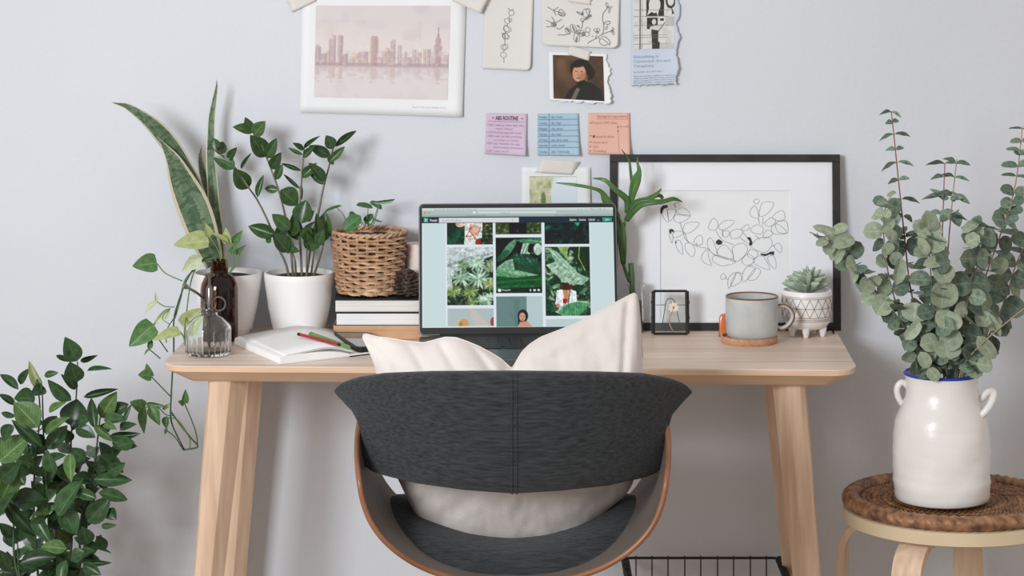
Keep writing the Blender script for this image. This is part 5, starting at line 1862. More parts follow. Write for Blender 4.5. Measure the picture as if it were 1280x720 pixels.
# ================================================================ white pots: snake plant and zz plant
def white_pot(cx_px, y, ztop_px, rt_px, rb_px, parent, c):
    zt = P(cx_px, ztop_px, y).z - DZ
    rt, rb_ = rt_px * (CD + y) / F, rb_px * (CD + y) / F
    prof = [(0, .0005), (rb_ * .9, .0005), (rb_ * .93, .006), (rb_ * 1.0, .008), (rb_ + (rt - rb_) * .5, zt * .42), (rt * .99, zt - .012), (rt, zt - .002), (rt * .985, zt), (rt * .93, zt), (rt * .915, zt - .004), (rt * .88, zt - .014), (0, zt - .015)]
    obj('pot', MB().lathe(prof, c, 48), M_pot, parent)
    obj('soil', MB().lathe([(rt * .89, zt - .010), (rt * .6, zt - .006), (0, zt - .004)], c, 32), M_soil, parent)
    return zt


sy = -.070
scx = (284.5 - 640) * (CD + sy) / F
snk = thing('potted_snake_plant', (scx, sy, DZ), 'tall banded snake plant with cream edges in white pot', 'potted plant')
white_pot(284.5, sy, 340, 43, 31, snk, Vector((scx, sy, DZ)))
Z1 = lambda x, y: (130 + x / 3.6, 90 + y / 3.6)
for pts in ([(478, 870, -.06, 45), (470, 720, -.07, 50), (430, 560, -.08, 62), (370, 440, -.095, 74), (300, 330, -.11, 82), (240, 258, -.12, 74), (180, 205, -.13, 52), (110, 158, -.14, 30), (70, 145, -.145, 14), (34, 137, -.15, 1)],
            [(500, 870, -.075, 80), (450, 735, -.09, 135), (400, 600, -.10, 150), (350, 490, -.11, 118), (312, 400, -.12, 72), (275, 340, -.125, 30), (241, 291, -.13, 1)],
            [(520, 870, -.055, 50), (510, 720, -.055, 60), (497, 620, -.055, 56), (488, 500, -.055, 48), (480, 400, -.055, 42), (480, 300, -.055, 36), (484, 200, -.055, 30), (497, 120, -.055, 20), (507, 60, -.055, 9), (506, 34, -.055, 1)],
            [(505, 870, -.045, 30), (475, 620, -.045, 22), (455, 500, -.045, 32), (440, 430, -.045, 30), (434, 370, -.045, 18), (442, 328, -.045, 1)]):
    strap(snk, LM_snake, [(*Z1(a, b_), c_, d_ / 3.6) for a, b_, c_, d_ in pts], fold=.22, nsub=3, twist=.25)

zy = -.070
zx = (374 - 640) * (CD + zy) / F
zz = thing('potted_zz_plant', (zx, zy, DZ), 'dark green glossy plant with feathered stems in white pot by books', 'potted plant')
white_pot(374, zy, 340, 44, 33, zz, Vector((zx, zy, DZ)))
Z4 = lambda x, y: (260 + x / 3, 130 + y / 3)
y1 = -.09
for pts in ([(305, 655), (292, 600), (265, 540), (225, 440), (185, 360), (150, 310), (108, 245), (70, 210), (30, 172)], [(320, 655), (312, 560), (298, 460), (270, 340), (235, 240), (195, 140), (165, 102)],
            [(352, 655), (348, 560), (342, 470), (345, 380), (351, 290), (358, 200), (361, 162)], [(368, 655), (385, 540), (412, 420), (434, 310), (455, 230), (468, 170), (476, 150)], [(392, 655), (415, 590), (432, 530), (438, 470)], [(330, 655), (325, 580), (305, 540)], [(385, 655), (392, 600), (400, 540)], [(372, 655), (370, 600), (372, 520)]):
    stem(zz, M_stemb, [(*Z4(a, b_), y1 + .012 * math.sin(a)) for a, b_ in pts], .0024, .0011, n=7)
zm = leaf_mesh('zz_leaf', LM_zz, 'oval', .16, .1, 7)
zz_l = [(165, 102, 140, 52, 30), (170, 104, 96, 84, 34), (172, 118, 212, 66, 44), (216, 198, 162, 118, 56), (220, 204, 256, 130, 36), (238, 244, 272, 184, 36), (256, 284, 278, 226, 26), (264, 322, 212, 316, 26), (272, 322, 340, 378, 60),
        (152, 316, 98, 246, 54), (102, 242, 22, 198, 46), (76, 210, 106, 164, 26), (28, 172, 20, 128, 40), (40, 190, 56, 140, 40), (20, 165, -6, 168, 10), (124, 244, 160, 184, 12), (186, 350, 206, 266, 22),
        (360, 166, 416, 120, 14), (358, 172, 320, 146, 18), (356, 190, 300, 164, 12), (358, 204, 398, 154, 22), (350, 250, 274, 222, 14), (352, 276, 406, 222, 30), (346, 318, 282, 262, 12), (348, 300, 352, 360, 10),
        (470, 168, 444, 118, 38), (478, 160, 556, 98, 22), (460, 196, 380, 156, 34), (456, 216, 512, 160, 24), (438, 290, 382, 222, 34), (436, 302, 378, 256, 18), (452, 190, 470, 230, 18), (400, 400, 380, 420, 12),
        (350, 448, 366, 360, 64), (300, 556, 246, 484, 50), (256, 492, 150, 458, 44), (306, 470, 242, 414, 44), (335, 510, 322, 408, 44), (372, 510, 402, 440, 46), (300, 560, 300, 490, 44), (428, 520, 440, 404, 52), (420, 500, 408, 412, 30),
        (236, 500, 218, 520, 24), (452, 490, 548, 516, 18), (404, 545, 360, 502, 40), (300, 450, 250, 508, 38), (385, 545, 368, 480, 34), (345, 470, 396, 505, 40), (412, 520, 385, 548, 30), (300, 540, 340, 552, 26), (330, 430, 310, 500, 46), (360, 400, 384, 440, 44), (414, 530, 432, 470, 34)]
for i, (a, b_, c_, d_, w_) in enumerate(zz_l):
    yy = y1 + .012 * math.sin(a) + (.0 if i % 2 else -.008)
    p0, p1 = P(*Z4(a, b_), yy), P(*Z4(c_, d_), yy + random.uniform(-.022, .008))
    leaf_at(zz, zm, p0, p1, w_ / 3 * (CD + yy) / F * 1.25, random.uniform(-.3, .3))

# ================================================================ chair
CY = -0.955          # rear edge plane of the chair
chair = thing('desk_chair', (0.0, -0.74, 0), 'charcoal upholstered shell chair with walnut edge, pushed to the desk', 'chair')
U = [(447, 520), (443.5, 545), (443, 575), (446, 605), (451, 630), (461, 655), (478, 678), (503, 699), (535, 716), (575, 728), (612, 733), (641, 734)]
U += [(1282 - x, y) for x, y in reversed(U[:-1])]
Us = spl(U, 5)
def cyo(py):
    q = min(1, max(0, (610 - py) / 90))
    return .105 * q * q * (3 - 2 * q)


rear = [P(x, y, CY + cyo(y)) for x, y in Us]
cx0 = (641 - 640) * (CD + CY) / F
cen = Vector((cx0, CY, rear[0].z + .02))
n_ = len(rear)


def inward(i, d):
    t = (rear[min(i + 1, n_ - 1)] - rear[max(i - 1, 0)]).normalized()
    nn = Vector((-t.z, 0, t.x)).normalized()
    c = cen - rear[i]
    if nn.dot(c) < 0: nn = -nn
    return rear[i] + nn * d


rim_mb = (MB().tube([inward(i, .0042) for i in range(n_)], .0048, 8, flat=.9), 0)
TH, DEP = .0085, .29
vs, fs = [], []
for i in range(n_):
    t_ = i / (n_ - 1)
    dep = DEP * (1 - .45 * abs(2 * t_ - 1) ** 6)
    for off, yy in ((0, .002), (TH, .002), (TH, dep), (0, dep)):
        p = inward(i, off)
        vs.append((p.x, rear[i].y + yy, p.z))
for i in range(n_ - 1):
    for k in range(4):
        l = (k + 1) % 4
        fs.append((i * 4 + k, i * 4 + l, (i + 1) * 4 + l, (i + 1) * 4 + k))
fs += [(3, 2, 1, 0), tuple((n_ - 1) * 4 + k for k in range(4))]
shl = obj('shell', MB().add(vs, fs), M_shell, chair, angle=50)
obj('shell_rim', rim_mb[0], M_rim, shl, angle=60, label='walnut brown edge of the shell')

xt = [418, 421, 425, 435, 450, 480, 540, 641, 742, 802, 832, 847, 857, 861, 865]
yt = [488, 484, 480, 475.5, 471, 466, 463.5, 463, 464, 466, 471.5, 476, 481, 485, 489]
xbm = [418, 421, 430, 440, 447, 450.5, 452, 453.5, 457, 464, 480, 520, 580, 641, 700, 760, 805, 820, 828, 832, 834.5, 836, 840, 850, 860, 865]
ybm = [490, 494, 503, 513, 526, 545, 564, 575, 583, 588.5, 594, 604, 612.5, 617, 613.5, 607, 597, 591, 583, 572, 555, 532, 518, 506, 496, 491]
xs = sorted(set(list(np.linspace(418, 865, 60)) + xbm))
yb_ = lambda x: abs((x - 641) / 224)


def ycb(x, py):
    u = (x - 641) / 224
    return CY - .012 + .175 * abs(u) ** 2.3 - .012 * (1 - ((py - 540) / 80) ** 2) * (1 - u * u)


def thb(x, py):
    u = (x - 641) / 224
    return .040 * max(.12, 1 - abs(u) ** 9)


brs = obj('backrest', MB().shell(interp(xt, yt), interp(xbm, ybm), ycb, thb, xs, 12, 4.5), M_char, chair, angle=70)
sp2 = []
for py in np.linspace(465, 615, 16):
    p = P(643, py, ycb(643, py))
    tt = abs(2 * (py - 463) / 154 - 1)
    sp2.append(Vector((p.x, ycb(643, py) - .5 * .040 * (1 - min(.999, tt) ** 4.5) ** (1 / 4.5) - .0003, p.z)))
for dx in (-.0035, .0035):
    obj('seam', MB().tube([p + Vector((dx, 0, 0)) for p in sp2], .0013, 6), M_char, brs)

# seat pad: rounded plan, dished up at the sides
b = MB()
seat_c = (cx0, -.685)
ha, hb = .208, .245
na, nr = 56, 9
vs, fs = [], []
ztop = .545


def plan(a):
    ca, sa = math.cos(a), math.sin(a)
    e = 2.6
    r = (abs(ca) ** e + abs(sa) ** e) ** (-1 / e)
    w = ha * (1 - .10 * max(0, -sa * r) ** 2)
    return ca * r * w, sa * r * hb


def ztopf(x, y, q):
    return ztop + (1.75 - 1.0 * min(1, max(0, (y + .72) / .2))) * x * x - .030 * q ** 8


rings = []
for q in (0.02, .25, .5, .7, .84, .93, .98, 1.0):
    rings.append([(seat_c[0] + plan(2 * math.pi * k / na)[0] * q, seat_c[1] + plan(2 * math.pi * k / na)[1] * q, 0, q) for k in range(na)])
R3 = []
for rg in rings:
    R3.append([(x, y, ztopf(x, y, q)) for x, y, _, q in rg])
for q, dz in ((.985, -.042), (.93, -.047), (.5, -.047), (.02, -.047)):
    R3.append([(seat_c[0] + plan(2 * math.pi * k / na)[0] * q, seat_c[1] + plan(2 * math.pi * k / na)[1] * q,
                ztopf(plan(2 * math.pi * k / na)[0] * q, 0, 0) + dz * .72) for k in range(na)])
sea = obj('seat', loft([[Vector(p) for p in r_] for r_ in R3]), M_char, chair, angle=75)
b = MB()
pp = [Vector((seat_c[0] + plan(a)[0] * 1.0, seat_c[1] + plan(a)[1] * 1.0, 0)) for a in np.linspace(0, 2 * math.pi, na, endpoint=False)]
for p in pp: p.z = ztopf(p.x, p.y, 1.0) + .001
obj('seat_piping', b.tube(pp, .0028, 6, closed=True), M_char, sea)
for sx, sy_ in ((-1, -1), (1, -1), (-1, 1), (1, 1)):
    a = Vector((cx0 + sx * .06, -.72 + sy_ * .08, .494))
    c = Vector((cx0 + sx * .20, -.72 + sy_ * .2, 0))
    obj('leg', MB().tube([a, c], [.016, .010], 12), M_rim, chair)
obj('leg_plate', MB().box((cx0, -.74, .497), (.16, .22, .020)), M_rim, chair, bevel=.004)

# ================================================================ cushion
cushion = thing('cushion', (0.0, -.77, .536), 'cream cotton cushion with a chopped middle, propped in the chair', 'cushion')
xt = [453, 456, 462, 472, 485, 509, 530, 545, 556, 570, 583, 598, 613, 626, 636, 640, 644, 652, 662, 676, 702, 722, 740, 768, 782, 790, 794, 797, 800, 802, 803.5]
yt = [420, 417.5, 419, 421.5, 423, 427, 429, 425, 422, 422.5, 427, 433, 441, 449, 458, 462, 455, 441, 431, 422, 412, 404, 394, 379.5, 372, 368, 366, 370, 392, 425, 460]
xq = [453, 457, 463, 470, 475, 481, 491, 500, 506, 514, 524, 532, 546, 565, 589, 636, 683, 721, 750, 770, 782, 792, 798, 801, 803.5]
yq = [423, 431, 444, 462, 490, 545, 585, 602, 615, 632, 650, 658, 664, 669, 673.5, 677.5, 674.5, 666, 645, 628, 618, 603, 570, 520, 475]
ct, cb_ = interp(xt, yt, 1.5), interp(xq, yq, 2.5)
xs = sorted(set(list(np.linspace(453, 803.5, 130)) + [453.7, 454.5, 802.9]))


def yc_c(x, py):
    u = (x - 636) / 170
    base = -.765 + .035 * u * u
    lift = max(0, (470 - py) / 100)
    return base + .05 * lift * (1 if x > 640 else .6)


def th_c(x, py):
    h = cb_(x) - ct(x)
    t_ = .205 * min(1, (h / 215)) ** .8
    k = max(0, 1 - abs(py - 555) / 210)
    e = min(1, (x - 450) / 40) * min(1, (807 - x) / 26)
    notch = 1 - .55 * math.exp(-((x - 640) / 14) ** 2) * max(0, min(1, (560 - py) / 110))
    cr = 1 + .03 * math.sin(x * .06 + py * .035) + .010 * math.sin(x * .13 - py * .08)
    return max(.003, t_ * (.22 + .78 * k) * (e ** .5) * notch * cr)


CR = [((545, 421), (585, 475), 4.5, .022), ((586, 425), (630, 478), 4.5, .028), ((509, 425), (540, 470), 5, .018), ((470, 422), (520, 478), 9, .014), ((640, 455), (610, 500), 9, .02), ((652, 468), (730, 425), 8, .012), ((668, 440), (720, 470), 9, .010), ((735, 402), (752, 470), 12, .010),
      ((700, 445), (770, 400), 12, .010), ((784, 378), (776, 480), 4.5, .022), ((640, 450), (680, 500), 10, .010), ((560, 640), (600, 600), 10, .005), ((700, 655), (680, 600), 10, .005), ((520, 620), (560, 600), 9, .005), ((760, 600), (720, 640), 9, .005)]


def crease(x, py):
    o = 0
    for (ax, ay), (bx, by), w, A in CR:
        L2 = (bx - ax) ** 2 + (by - ay) ** 2
        q = max(0, min(1, ((x - ax) * (bx - ax) + (py - ay) * (by - ay)) / L2))
        d2 = (x - ax - q * (bx - ax)) ** 2 + (py - ay - q * (by - ay)) ** 2
        o += A * math.exp(-d2 / (w * w)) * (1 - .5 * q)
    return o + .0035 * mnoise.noise(Vector((x / 22, py / 17, 1.7))) + .0022 * mnoise.noise(Vector((x / 9, py / 12, 4.1)))


cov_ = obj('cover', MB().shell(ct, cb_, yc_c, th_c, xs, 46, 2.0, disp=crease), M_cush, cushion, angle=180)
# seam piping along the top edge
pts = [P(x, ct(x) - .3, yc_c(x, ct(x))) for x in xs[1:-1]]
obj('seam', MB().tube(pts, .0012, 5), M_cush, cov_, angle=180)

# ================================================================ wire basket
wb_z = P(880, 697.5, -.03).z
X0, X1 = (781 - 640) * (CD - .03) / F, (973.5 - 640) * (CD - .03) / F
wbk = thing('wire_basket', ((X0 + X1) / 2, -.14, 0), 'black wire basket with cord-wrapped sides on floor under desk', 'basket')
YF = -.27
rr = .012
rim_pts = []
for cx_, cy2, a0 in ((X1 - rr, -.03 - rr, 0), (X0 + rr, -.03 - rr, 90), (X0 + rr, YF + rr, 180), (X1 - rr, YF + rr, 270)):
    for k in range(5):
        a = math.radians(a0 + 22.5 * k)
        rim_pts.append(Vector((cx_ + rr * math.cos(a), cy2 + rr * math.sin(a), wb_z)))
obj('rim_wire', MB().tube(rim_pts, .0024, 6, closed=True), M_black, wbk)
wx = [(x - 640) * (CD - .03) / F for x in (795, 815, 835, 856, 876, 897, 917, 938, 958)]
for x in wx:
    obj('wire', MB().tube([Vector((x, -.03, wb_z + .004)), Vector((x, -.035, .01)), Vector((x, YF + .005, .01)), Vector((x, YF, wb_z))], .0013, 5), M_black, wbk)
for yk in (-.10, -.15, -.20):
    for xx in (X0, X1):
        obj('wire', MB().tube([Vector((xx, yk, wb_z)), Vector((xx, yk, .01))], .0013, 5), M_black, wbk)
for z in (.01, .12, .22):
    obj('hoop_wire', MB().tube([Vector((p.x, p.y, z)) for p in rim_pts], .0015, 5, closed=True), M_black, wbk)
for xx in (X0, X1):
    pts = []
    for ph_ in (0, math.pi):
        pts = [Vector((xx + .0042 * math.cos(k * .55 + ph_), -.04 - .0011 * k, wb_z + .0042 * math.sin(k * .55 + ph_))) for k in range(200)]
        obj('cord_wrap', MB().tube(pts, .0034, 5), M_black, wbk)

# ================================================================ stool
SY = -0.32
sx_ = (1191 - 640) * (CD + SY) / F
st = thing('stool', (sx_, SY, 0), 'round birch stool with bent legs and woven cane top', 'stool')
zd0, zd1 = .459, .483
obj('disc', MB().lathe([(0, zd0), (.183, zd0), (.186, zd0 + .002), (.186, zd1 - .001), (.184, zd1), (0, zd1)], (sx_, SY, 0), 72), M_birchp, st, bevel=.0)
SC = Vector((sx_, SY, 0))
zc_ = zd1 + .0002


def torus(R, z, r, nmaj, nmin, ridge, k, slant, flat=1.0):
    vs, fs = [], []
    for i in range(nmaj):
        a = 2 * math.pi * i / nmaj
        for j in range(nmin):
            f = 2 * math.pi * j / nmin
            rr_ = r * (1 + ridge * math.sin(k * a + slant * f))
            vs.append(SC + Vector(((R + rr_ * math.cos(f)) * math.cos(a), (R + rr_ * math.cos(f)) * math.sin(a), z + rr_ * math.sin(f) * flat)))
    for i in range(nmaj):
        for j in range(nmin):
            fs.append((i * nmin + j, ((i + 1) % nmaj) * nmin + j, ((i + 1) % nmaj) * nmin + (j + 1) % nmin, i * nmin + (j + 1) % nmin))
    return MB().add(vs, fs)


obj('rolled_border', torus(.172, zc_ + .0120, .0150, 560, 18, .09, 64, 3.0, .82), M_wickd, st, angle=180, fix=False)
R = .152
i = 0
while R > .012:
    kk = max(18, int(R * 2 * math.pi / .0092))
    obj('cane_coil', torus(R, zc_ + .0100, .0045, kk * 6, 8, .40, kk, 2.0 if i % 2 else -2.0, 1.0), M_wickd, st, angle=180, fix=False)
    R -= .0092
    i += 1
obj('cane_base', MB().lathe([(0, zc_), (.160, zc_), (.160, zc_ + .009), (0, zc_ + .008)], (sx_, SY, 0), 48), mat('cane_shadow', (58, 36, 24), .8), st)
for aa in (-157, -112, -20, 72, ):
    pass
for (px, rowtop) in ((1046, 0), (1108, 1), (1231, 2), (1290, 3)):
    pass


def bent_leg(a_deg, R0=.188, w=.052, th=.013, inn=.075):
    a = math.radians(a_deg)
    d = Vector((math.cos(a), math.sin(a), 0))
    s = Vector((-math.sin(a), math.cos(a), 0))
    path = []
    path.append((R0 - inn - .02, zd0 - .0068))
    path.append((R0 - .062, zd0 - .0068))
    for k in range(9):
        q = math.radians(90 - 90 * k / 8)
        path.append((R0 - .055 + .055 * math.cos(q), zd0 - .0068 - .055 + .055 * math.sin(q)))
    path.append((R0 + .006, .25))
    path.append((R0 + .016, 0.0))
    vs, fs = [], []
    n = len(path)
    for i, (r, z) in enumerate(path):
        p0 = path[max(i - 1, 0)]
        p1 = path[min(i + 1, n - 1)]
        t = Vector((p1[0] - p0[0], p1[1] - p0[1])).normalized()
        nr_, nz = -t.y, t.x
        for o_, sw in ((-th / 2, -w / 2), (-th / 2, w / 2), (th / 2, w / 2), (th / 2, -w / 2)):
            vs.append(SC + d * (r + nr_ * o_) + s * sw + Vector((0, 0, max(0, z + nz * o_))))
    for i in range(n - 1):
        for k in range(4):
            l = (k + 1) % 4
            fs.append((i * 4 + k, i * 4 + l, (i + 1) * 4 + l, (i + 1) * 4 + k))
    fs += [(3, 2, 1, 0), tuple((n - 1) * 4 + k for k in range(4))]
    obj('leg', MB().add(vs, fs), M_birch, st, bevel=.0012, angle=50)


for a in (163, 237, 334, 72):
    bent_leg(a)

# ================================================================ vase
VY = -0.36
vx = (1177 - 640) * (CD + VY) / F
vs_ = thing('ceramic_vase', (vx, VY, zd1 + .0235), 'tall white ceramic jug vase with blue rim and two ear handles', 'vase')
V0 = Vector((vx, VY, 0))
k2 = (CD + VY) / F
zb_ = zc_ + .0235
zv = lambda py: P(1177, py, VY).z
zrim = P(1182, 466.5, VY).z
prof = [(0, zb_), (56 * k2, zb_), (58.5 * k2, zb_ + .003), (59.5 * k2, zb_ + .02), (60.5 * k2, zb_ + .033), (60 * k2, zb_ + .036), (60.5 * k2, zv(560)), (59.5 * k2, zv(540)), (56.5 * k2, zv(522)), (50 * k2, zv(507)), (45.5 * k2, zv(496)), (44.5 * k2, zv(485)), (45.5 * k2, zrim - .003), (46.5 * k2, zrim), (43.5 * k2, zrim), (42 * k2, zrim - .01), (44 * k2, zv(510)), (56 * k2, zv(550)), (56 * k2, zb_ + .01), (0, zb_ + .008)]
pr2 = [prof[0], prof[1]]
P2 = [(a, b_) for a, b_ in prof]
wob = lambda a, z: 1 + .008 * math.sin(3 * a + z * 40) + .006 * math.sin(5 * a - z * 70) + .004 * math.sin(z * 260 + 2 * a)
sm2 = []
for i in range(len(P2) - 1):
    (r0_, z0_), (r1_, z1_) = P2[i], P2[i + 1]
    n2 = max(1, int(abs(z1_ - z0_) / .008))
    for k in range(n2):
        sm2.append((r0_ + (r1_ - r0_) * k / n2, z0_ + (z1_ - z0_) * k / n2))
sm2.append(P2[-1])
obj('body', MB().lathe(sm2, V0, 64, mod=wob), M_vase, vs_, angle=60)
obj('blue_rim', MB().tube([V0 + Vector((45.3 * k2 * math.cos(a) * wob(a, zrim), 45.3 * k2 * math.sin(a) * wob(a, zrim), zrim)) for a in np.linspace(0, 2 * math.pi, 60, endpoint=False)], .0028, 8, closed=True), M_blue, vs_, label='cobalt blue rim')
hl_ = [P(1141, 512, VY + .02), P(1131, 508, VY + .02), P(1123, 497, VY + .02), P(1121.5, 485, VY + .02), P(1127, 478, VY + .02), P(1134, 482, VY + .02), P(1138, 491, VY + .02), P(1142, 497, VY + .015)]
obj('handle', MB().tube(smooth_path(hl_, 5), .0055, 10), M_vase, vs_, angle=70)
hr_ = [P(1222, 521, VY - .03), P(1229, 517, VY - .035), P(1237, 507, VY - .035), P(1242, 495, VY - .03), P(1241, 489, VY - .02), P(1234, 491, VY - .012), P(1227, 498, VY - .008), P(1219, 500, VY - .0)]
obj('handle', MB().tube(smooth_path(hr_, 5), .0062, 10), M_vase, vs_, angle=70)

# ================================================================ eucalyptus
eu = thing('eucalyptus_bunch', (vx, VY, zb_ + .012), 'large bunch of grey-green eucalyptus branches in the white vase', 'plant')
em = leaf_mesh('eucalyptus_leaf_a', LM_euc, 'round', .12, .10, 8, wave=.04)
em2 = leaf_mesh('eucalyptus_leaf_b', LM_eucl, 'round', .14, .12, 8, wave=.05)
em3 = leaf_mesh('eucalyptus_leaf_c', LM_euc, 'oval', .22, .18, 8, wave=.06)


def el(b0, t0, w_, y, dy=0.0, roll=0.0, me=None):
    p0, p1 = P(*b0, y), P(*t0, y + dy)
    big = 1.12 if b0[1] > 270 else 1.0
    leaf_at(eu, me or em, p0, p0.lerp(p1, big), w_ * big * (CD + y) / F, roll)


stems = {
    'tall': ([(1176, 560, VY), (1172, 480, VY), (1150, 410, VY), (1138, 360, VY), (1132, 310, VY), (1127, 262, VY), (1121, 205, VY), (1117, 165, VY), (1114, 139, VY)], M_stemr),
    'mid': ([(1180, 560, VY), (1180, 470, VY), (1178, 400, VY + .02), (1177, 330, VY + .02), (1179, 260, VY + .02), (1181, 204, VY + .02)], M_stemr),
    'mid2': ([(1186, 560, VY), (1188, 470, VY), (1184, 400, VY - .02), (1184, 330, VY - .02), (1190, 255, VY - .02), (1196, 199, VY - .02)], M_euc_st),
    'right': ([(1188, 560, VY), (1198, 470, VY + .01), (1216, 400, VY + .02), (1232, 345, VY + .02), (1250, 295, VY + .02), (1266, 245, VY + .02), (1273, 205, VY + .02), (1278, 158, VY + .02)], M_euc_st),
    'arc': ([(1170, 560, VY), (1162, 470, VY - .02), (1135, 415, VY - .03), (1105, 378, VY - .03), (1085, 350, VY - .03), (1062, 322, VY - .03), (1038, 302, VY - .03), (1012, 290, VY - .02)], M_stemb),
    'bare': ([(1190, 560, VY), (1200, 468, VY - .05), (1225, 432, VY - .07), (1262, 400, VY - .08), (1292, 376, VY - .09)], M_euc_st),
    'low': ([(1174, 560, VY), (1168, 470, VY - .03), (1150, 430, VY - .05), (1128, 405, VY - .06), (1112, 380, VY - .06)], M_stemb),
    'left2': ([(1172, 560, VY), (1160, 465, VY - .01), (1128, 400, VY - .02), (1112, 350, VY - .02), (1105, 300, VY - .02), (1106, 262, VY - .02), (1117, 240, VY - .02)], M_euc_st),
    'ctr': ([(1182, 560, VY), (1184, 470, VY - .05), (1172, 420, VY - .07), (1166, 370, VY - .07), (1162, 320, VY - .06), (1160, 285, VY - .05)], M_stemb),
    'ctr2': ([(1184, 560, VY), (1194, 470, VY - .04), (1206, 400, VY - .05), (1216, 340, VY - .05), (1224, 300, VY - .04), (1222, 272, VY - .03)], M_stemb),
    'right2': ([(1190, 560, VY), (1206, 468, VY + .03), (1236, 420, VY + .05), (1258, 370, VY + .06), (1270, 330, VY + .06), (1285, 300, VY + .06)], M_euc_st),
}
paths = {}
for k_, (pts, m_) in stems.items():
    stem(eu, m_, pts, .0019, .0009, n=6)
    paths[k_] = spl([(a, b_) for a, b_, c_ in pts], 8)

# leaf pairs of the three upright stems, read one by one
for (x, y, l, r_, w_, me) in ((1114, 140, (1100, 142), (1127, 146), 5, em3), (1116, 153, (1107, 154), (1124, 150), 8, em3), (1118, 168, (1098, 175), (1139, 169), 5, em3), (1120, 187, (1107, 187), (1130, 184), 7, em3), (1122, 203, (1100, 213), (1143, 206), 5, em3),
                              (1124, 225, (1109, 229), (1137, 222), 7, em3), (1127, 249, (1104, 260), (1150, 252), 6, em3), (1129, 270, (1114, 271), (1142, 277), 9, em3), (1131, 296, (1126, 298), (1151, 292), 8, em3), (1133, 306, (1121, 303), (1139, 306), 6, em3)):
    el((x, y), l, w_, VY, random.uniform(-.01, .01), .4, me); el((x, y), r_, w_, VY, random.uniform(-.01, .01), -.4, me)
for (x, y, l, r_, w_) in ((1181, 205, (1157, 204), (1197, 203), 4), (1180, 221, (1163, 223), (1190, 218), 7), (1179, 246, (1152, 247), (1196, 240), 5), (1178, 250, (1164, 235), (1186, 246), 9), (1178, 268, (1158, 266), (1192, 262), 8)):
    el((x, y), l, w_, VY + .02, .0, .5, em3); el((x, y), r_, w_, VY + .02, .0, -.5, em3)
for (x, y, l, r_, w_) in ((1195, 204, (1179, 197), (1213, 205), 7), (1193, 222, (1176, 217), (1212, 225), 5), (1190, 245, (1172, 240), (1213, 253), 10), (1189, 266, (1174, 276), (1201, 282), 18), (1188, 250, (1195, 246), (1205, 246), 8), (1187, 270, (1200, 262), (1210, 274), 4)):
    el((x, y), l, w_, VY - .02, 0, .5, em3); el((x, y), r_, w_, VY - .02, -.01, -.3, em3)
for (x, y, l, r_, w_) in ((1278, 161, (1261, 160), (1292, 162), 3), (1277, 176, (1263, 177), (1292, 175), 8), (1275, 188, (1258, 186), (1290, 194), 6), (1274, 192, (1268, 190), (1290, 190), 9), (1272, 207, (1252, 206), (1288, 202), 10), (1270, 220, (1252, 218), (1288, 222), 5),
                          (1268, 240, (1251, 236), (1285, 240), 16), (1266, 250, (1252, 258), (1280, 252), 16), (1262, 264, (1249, 264), (1279, 262), 13), (1260, 275, (1250, 280), (1272, 272), 12)):
    el((x, y), l, w_, VY + .02, -.01, .3, em); el((x, y), r_, w_, VY + .02, -.01, -.3, em)
# light leaves read from the photograph: base, tip, width
for b0, t0, w_ in (((1120, 240), (1109, 245), 6), ((1110, 252), (1097, 254), 9), ((1112, 262), (1106, 272), 11), ((1118, 274), (1104, 288), 11), ((1120, 300), (1109, 290), 13), ((1112, 318), (1107, 306), 17), ((1124, 330), (1116, 318), 17), ((1126, 322), (1122, 352), 15),
                   ((1162, 294), (1160, 268), 22), ((1160, 284), (1176, 290), 18), ((1160, 294), (1145, 278), 17), ((1166, 302), (1178, 310), 22), ((1160, 318), (1150, 300), 12), ((1172, 305), (1156, 310), 20), ((1180, 325), (1158, 330), 14), ((1172, 333), (1186, 350), 25),
                   ((1181, 350), (1178, 382), 33), ((1145, 378), (1142, 400), 30), ((1186, 388), (1184, 410), 33), ((1150, 402), (1134, 422), 14), ((1200, 415), (1180, 432), 26), ((1180, 425), (1186, 446), 34), ((1068, 298), (1045, 306), 17), ((1045, 292), (1020, 284), 10),
                   ((1035, 300), (1022, 305), 10), ((1054, 312), (1046, 327), 9), ((1070, 330), (1060, 332), 22), ((1088, 350), (1080, 362), 20), ((1110, 370), (1098, 390), 24), ((1072, 340), (1067, 352), 7), ((1216, 300), (1226, 285), 14), ((1222, 278), (1206, 288), 12), ((1208, 305), (1222, 296), 18),
                   ((1222, 420), (1242, 446), 17), ((1208, 455), (1226, 468), 18), ((1236, 392), (1250, 418), 7), ((1160, 460), (1172, 474), 14), ((1150, 440), (1160, 458), 15), ((1040, 290), (1058, 283), 12)):
    me = em2
    cx_ = (b0[0] + t0[0]) / 2
    y = VY - .045 + random.uniform(-.015, .01) if b0[1] > 300 and cx_ > 1120 else VY - .025
    el(b0, t0, w_, y - .02, random.uniform(-.02, .0), random.uniform(-.35, .35), me)
